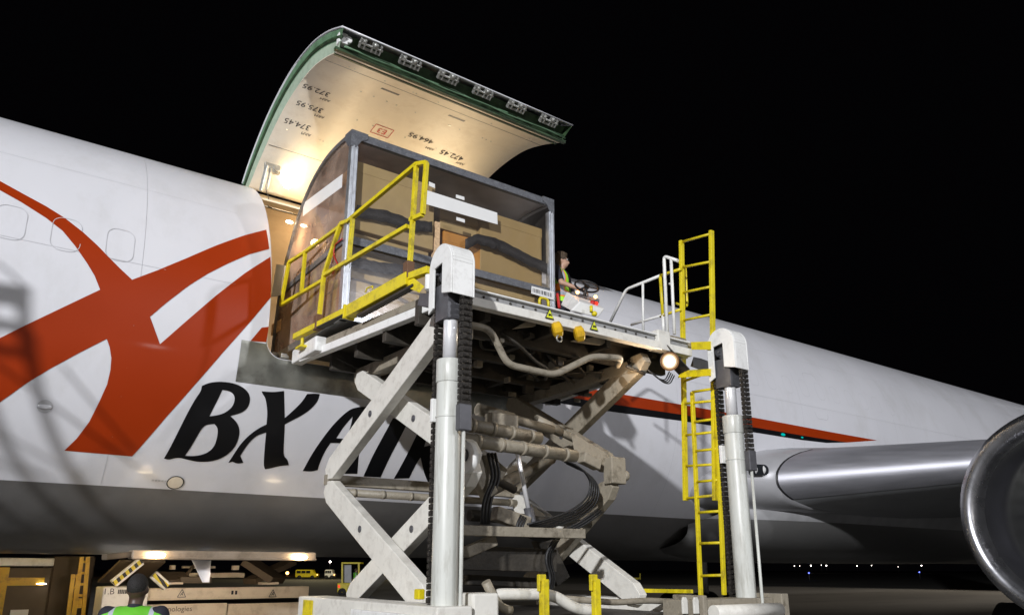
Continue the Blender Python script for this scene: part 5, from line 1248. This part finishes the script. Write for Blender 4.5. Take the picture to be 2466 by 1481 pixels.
# ------------------------------------------------------------------ tug with cab and driver
tb = at_z(850, 1432, .0); sc_ = 1
D = tb.xy.length; ux = V((cr.x, cr.y, 0)).normalized(); uy = V((cf.x, cf.y, 0)).normalized()
TY = tb.y; TQ = lambda x, y, o=0.: at_pl(x, y, tb + uy * o, uy)
tug = empty('baggage_tug', tb, 'yellow tug with open cab and a driver, between the loader arm and the cream loader', 'tug')
def ubox(m, x0, y0, x1, y1, d=.2, o=0.):
    A_ = [TQ(x, y, o) for x, y in ((x0, y1), (x1, y1), (x1, y0), (x0, y0))]; m.hexa(A_ + [p + uy * d for p in A_])
m = MB(); ubox(m, 812, 1403, 880, 1426, 1.6); m.build('tug_body', 'yellow', tug, .04)
m = MB(); ubox(m, 822, 1353, 868, 1357, 1.2); m.build('cab_roof', 'yellow', tug, .02)
m = MB(); 
for x in (824, 864):
    for o in (0, 1.1): ubox(m, x - 2, 1357, x + 2, 1404, .06, o)
m.build('cab_post', 'yellow', tug)
m = MB(); ubox(m, 826, 1358, 846, 1402, .02, .5); m.build('cab_window', 'wing_grey', tug)
m = MB(); ubox(m, 814, 1408, 818, 1414, .03, -.04); m.build('tail_light', 'e_red', tug)
for x in (824, 868):
    c = TQ(x, 1425, -.02); m = MB(); m.lathe([(-.12, .05), (-.12, .28), (.12, .28), (.12, .05)], c, uy, 20); m.build('wheel', 'tyre', tug)
dr = dict(stand); dr.update(vest='vest2', long=1, hair=1, kneel=(.42, .11, .92), kneer=(.42, -.11, .92), ankl=(.45, .12, .5), ankr=(.45, -.12, .5), toel=(.6, .12, .46), toer=(.6, -.12, .46))
q = TQ(857, 1368, .55); person('driver in green vest sitting in the yellow tug cab', q - V((0, 0, 1.78)), R(10), 'skin', dr, vox=.02)
# vans far away
def van(xa, xb, yt, yb_, mt, label):
    o_ = at_z((xa + xb) / 2, yb_, 0); U = V((cr.x, cr.y, 0)).normalized(); W_ = V((cf.x, cf.y, 0)).normalized()
    e = empty('parked_van', o_, label, 'van', 'vans parked beyond the apron'); q_ = lambda x, y, o=0.: at_pl(x, y, o_ + W_ * o, W_)
    a, b = q_(xa, yb_), q_(xb, yb_); L = (b - a).length; h = (q_(xa, yt) - a).z
    m = MB(); m.prism([(0, .35), (L, .35), (L, h * .55), (L * .86, h * .62), (L * .76, h), (L * .04, h), (0, h * .9)], a, U, (0, 0, 1), W_ * 1.9); bd = m.build('van_body', mt, e, .08)
    for k in range(3): m = MB(); x0 = L * (.06 + .22 * k); m.prism([(x0, h * .62), (x0 + L * .19, h * .62), (x0 + L * .19, h * .9), (x0, h * .9)], a - W_ * .02, U, (0, 0, 1), W_ * .03); m.build('side_window', 'glassdark', bd)
    for k in (.2, .8): m = MB(); m.lathe([(-.1, .1), (-.1, .36), (.1, .36), (.1, .1)], a + U * L * k + V((0, 0, .36)), W_, 20); m.cyl(a + U * L * k + V((0, 0, .36)) - W_ * .08, a + U * L * k + V((0, 0, .36)) + W_ * .08, .2); m.build('wheel', 'tyre', e)
    m = MB(); m.sphere(a + U * (L + .02) + V((0, 0, .8)) + W_ * .3, .1, 6); m.build('headlight', 'e_orange', e)
van(710, 762, 1371, 1394, 'yellow', 'yellow van with dark side windows, parked far off in the dark')
van(781, 803, 1371, 1394, 'wclean', 'pale van with an orange lamp parked in the dark behind the yellow van')
o_ = at_z(755, 1392, 0); lamp('parking_light', 'POINT', o_ + V((-8, -22, 12)), 5000, (1, .85, .5), .5)
# a small yellow dolly, right of the loader foot
o_ = at_z(1530, 1400, 0); dl = empty('yellow_dolly', o_, 'small yellow dolly parked in the dark below the aircraft belly, right of the loader', 'dolly')
U = V((cr.x, cr.y, 0)).normalized(); W_ = V((cf.x, cf.y, 0)).normalized(); q_ = lambda x, y: at_pl(x, y, o_, W_)
m = MB(); p_ = [q_(x, y) for x, y in ((1517, 1395), (1543, 1395), (1543, 1390), (1517, 1390))]; m.hexa(p_ + [v + W_ * 1.5 for v in p_]); p_ = [q_(x, y) for x, y in ((1540, 1390), (1543, 1390), (1543, 1380), (1540, 1380))]; m.hexa(p_ + [v + W_ * .1 for v in p_]); m.build('dolly_bed', 'yellow', dl)
for x in (1521, 1539): m = MB(); c = q_(x, 1398); m.cyl(c, c + W_ * .2, .25, n=14); m.build('wheel', 'tyre', dl)
# far apron and taxiway lights, each a lamp on its post
def far_light(x, y, dist, mt, r, label):
    d = ray(x, y); d = d * (dist / d.xy.length); p = CAM + d
    e = empty('far_light', (p.x, p.y, 0), label, 'airfield light', 'airfield lights in the distance')
    m = MB(); m.cyl((p.x, p.y, 0), (p.x, p.y, p.z), .05, n=6); m.build('light_post', 'mast', e)
    m = MB(); m.sphere(p, r, 6); m.build('light_head', mt, e)
LW = 'tiny white airfield light under the wing, '
for (x, y, r, t) in ((1913, 1362, .14, 'first from the right lift column'), (1926, 1362, .12, 'second from the right lift column'), (1953, 1361, .3, 'bright, third from the left'), (1978, 1360, .15, 'small one just left of a bright one'), (1990, 1361, .3, 'bright one beside a small one'),
                    (2064, 1362, .18, 'alone near the middle'), (2099, 1361, .16, 'second right of the middle gap'), (2163, 1364, .1, 'faintest of the row'), (2219, 1361, .26, 'last before the engine')):
    far_light(x, y, 480, 'e_far', r, LW + t)
far_light(1948, 1379, 150, 'e_blue', .12, 'tiny blue taxiway light low on the dark ground, left one'); far_light(2214, 1377, 190, 'e_blue', .13, 'tiny blue taxiway light low on the dark ground near the engine, right one')
far_light(391 - 120, 1376, 200, 'e_orange', .5, 'orange airfield lamp seen under the belly left of the striped arm'); far_light(692, 1379, 220, 'e_orange', .4, 'orange airfield lamp just left of the yellow van')
far_light(795, 1352, 300, 'e_far', .35, 'white airfield light above the pale van'); far_light(700, 1352, 300, 'e_orange', .5, 'orange airfield lamp high above the yellow van')

# ------------------------------------------------------------------ unseen steel frame, added and shaped to throw rail and brace shadows on the fuselage
shade_rig = empty('shadow_frame', (-2.2, 6, 0), 'unseen grey steel frame with braced legs and a punched side panel, added to cast shadows', 'shadow caster')
def sh(x, y, t=.085):
    S_ = fus_p(*fus_xs(x, y)); return S_ + (KEY - S_) * t
m = MB()
for L_ in (((-60, 600), (10, 645), (70, 700)), ((70, 690), (72, 800)), ((-60, 680), (70, 705))):
    for a, b in zip(L_, L_[1:]): m.beam(sh(*a), sh(*b), .022, .022)
m.build('shadow_rail', 'mast', shade_rig)
for (a, b, w) in (((-30, 860), (420, 1190), .024), ((-80, 1000), (200, 1150), .02), ((150, 880), (330, 1090), .02), ((-120, 1080), (120, 1150), .03)):
    m = MB(); m.beam(sh(*a), sh(*b), w, w); m.build('shadow_brace', 'mast', shade_rig)
p0 = sh(-60, 720); p1 = sh(68, 790)
m = MB(); U = V((p1.x - p0.x, p1.y - p0.y, 0)); L_ = U.length; U.normalize(); h = .62; z0 = p1.z - .25
xs_ = [0, L_ - .42, L_ - .3, L_ - .1, L_]
m.prism([(0, 0), (L_, 0), (L_, .08), (0, .08)], (p0.x, p0.y, z0), U, (0, 0, 1), (.01, 0, 0)); m.prism([(0, .2), (L_, .2), (L_, .3), (0, .3)], (p0.x, p0.y, z0), U, (0, 0, 1), (.01, 0, 0)); m.prism([(0, .42), (L_, .42), (L_, h), (0, h)], (p0.x, p0.y, z0), U, (0, 0, 1), (.01, 0, 0))
m.prism([(L_ - .1, .08), (L_, .08), (L_, .42), (L_ - .1, .42)], (p0.x, p0.y, z0), U, (0, 0, 1), (.01, 0, 0)); m.prism([(0, .08), (L_ - .3, .08), (L_ - .3, .42), (0, .42)], (p0.x, p0.y, z0), U, (0, 0, 1), (.01, 0, 0)); m.build('shadow_panel', 'mast', shade_rig)
for q in (sh(-60, 720), sh(72, 800), sh(-200, 900)):
    m = MB(); m.beam((q.x, q.y, 0), (q.x, q.y, q.z), .06, .06); m.build('shadow_leg', 'mast', shade_rig)
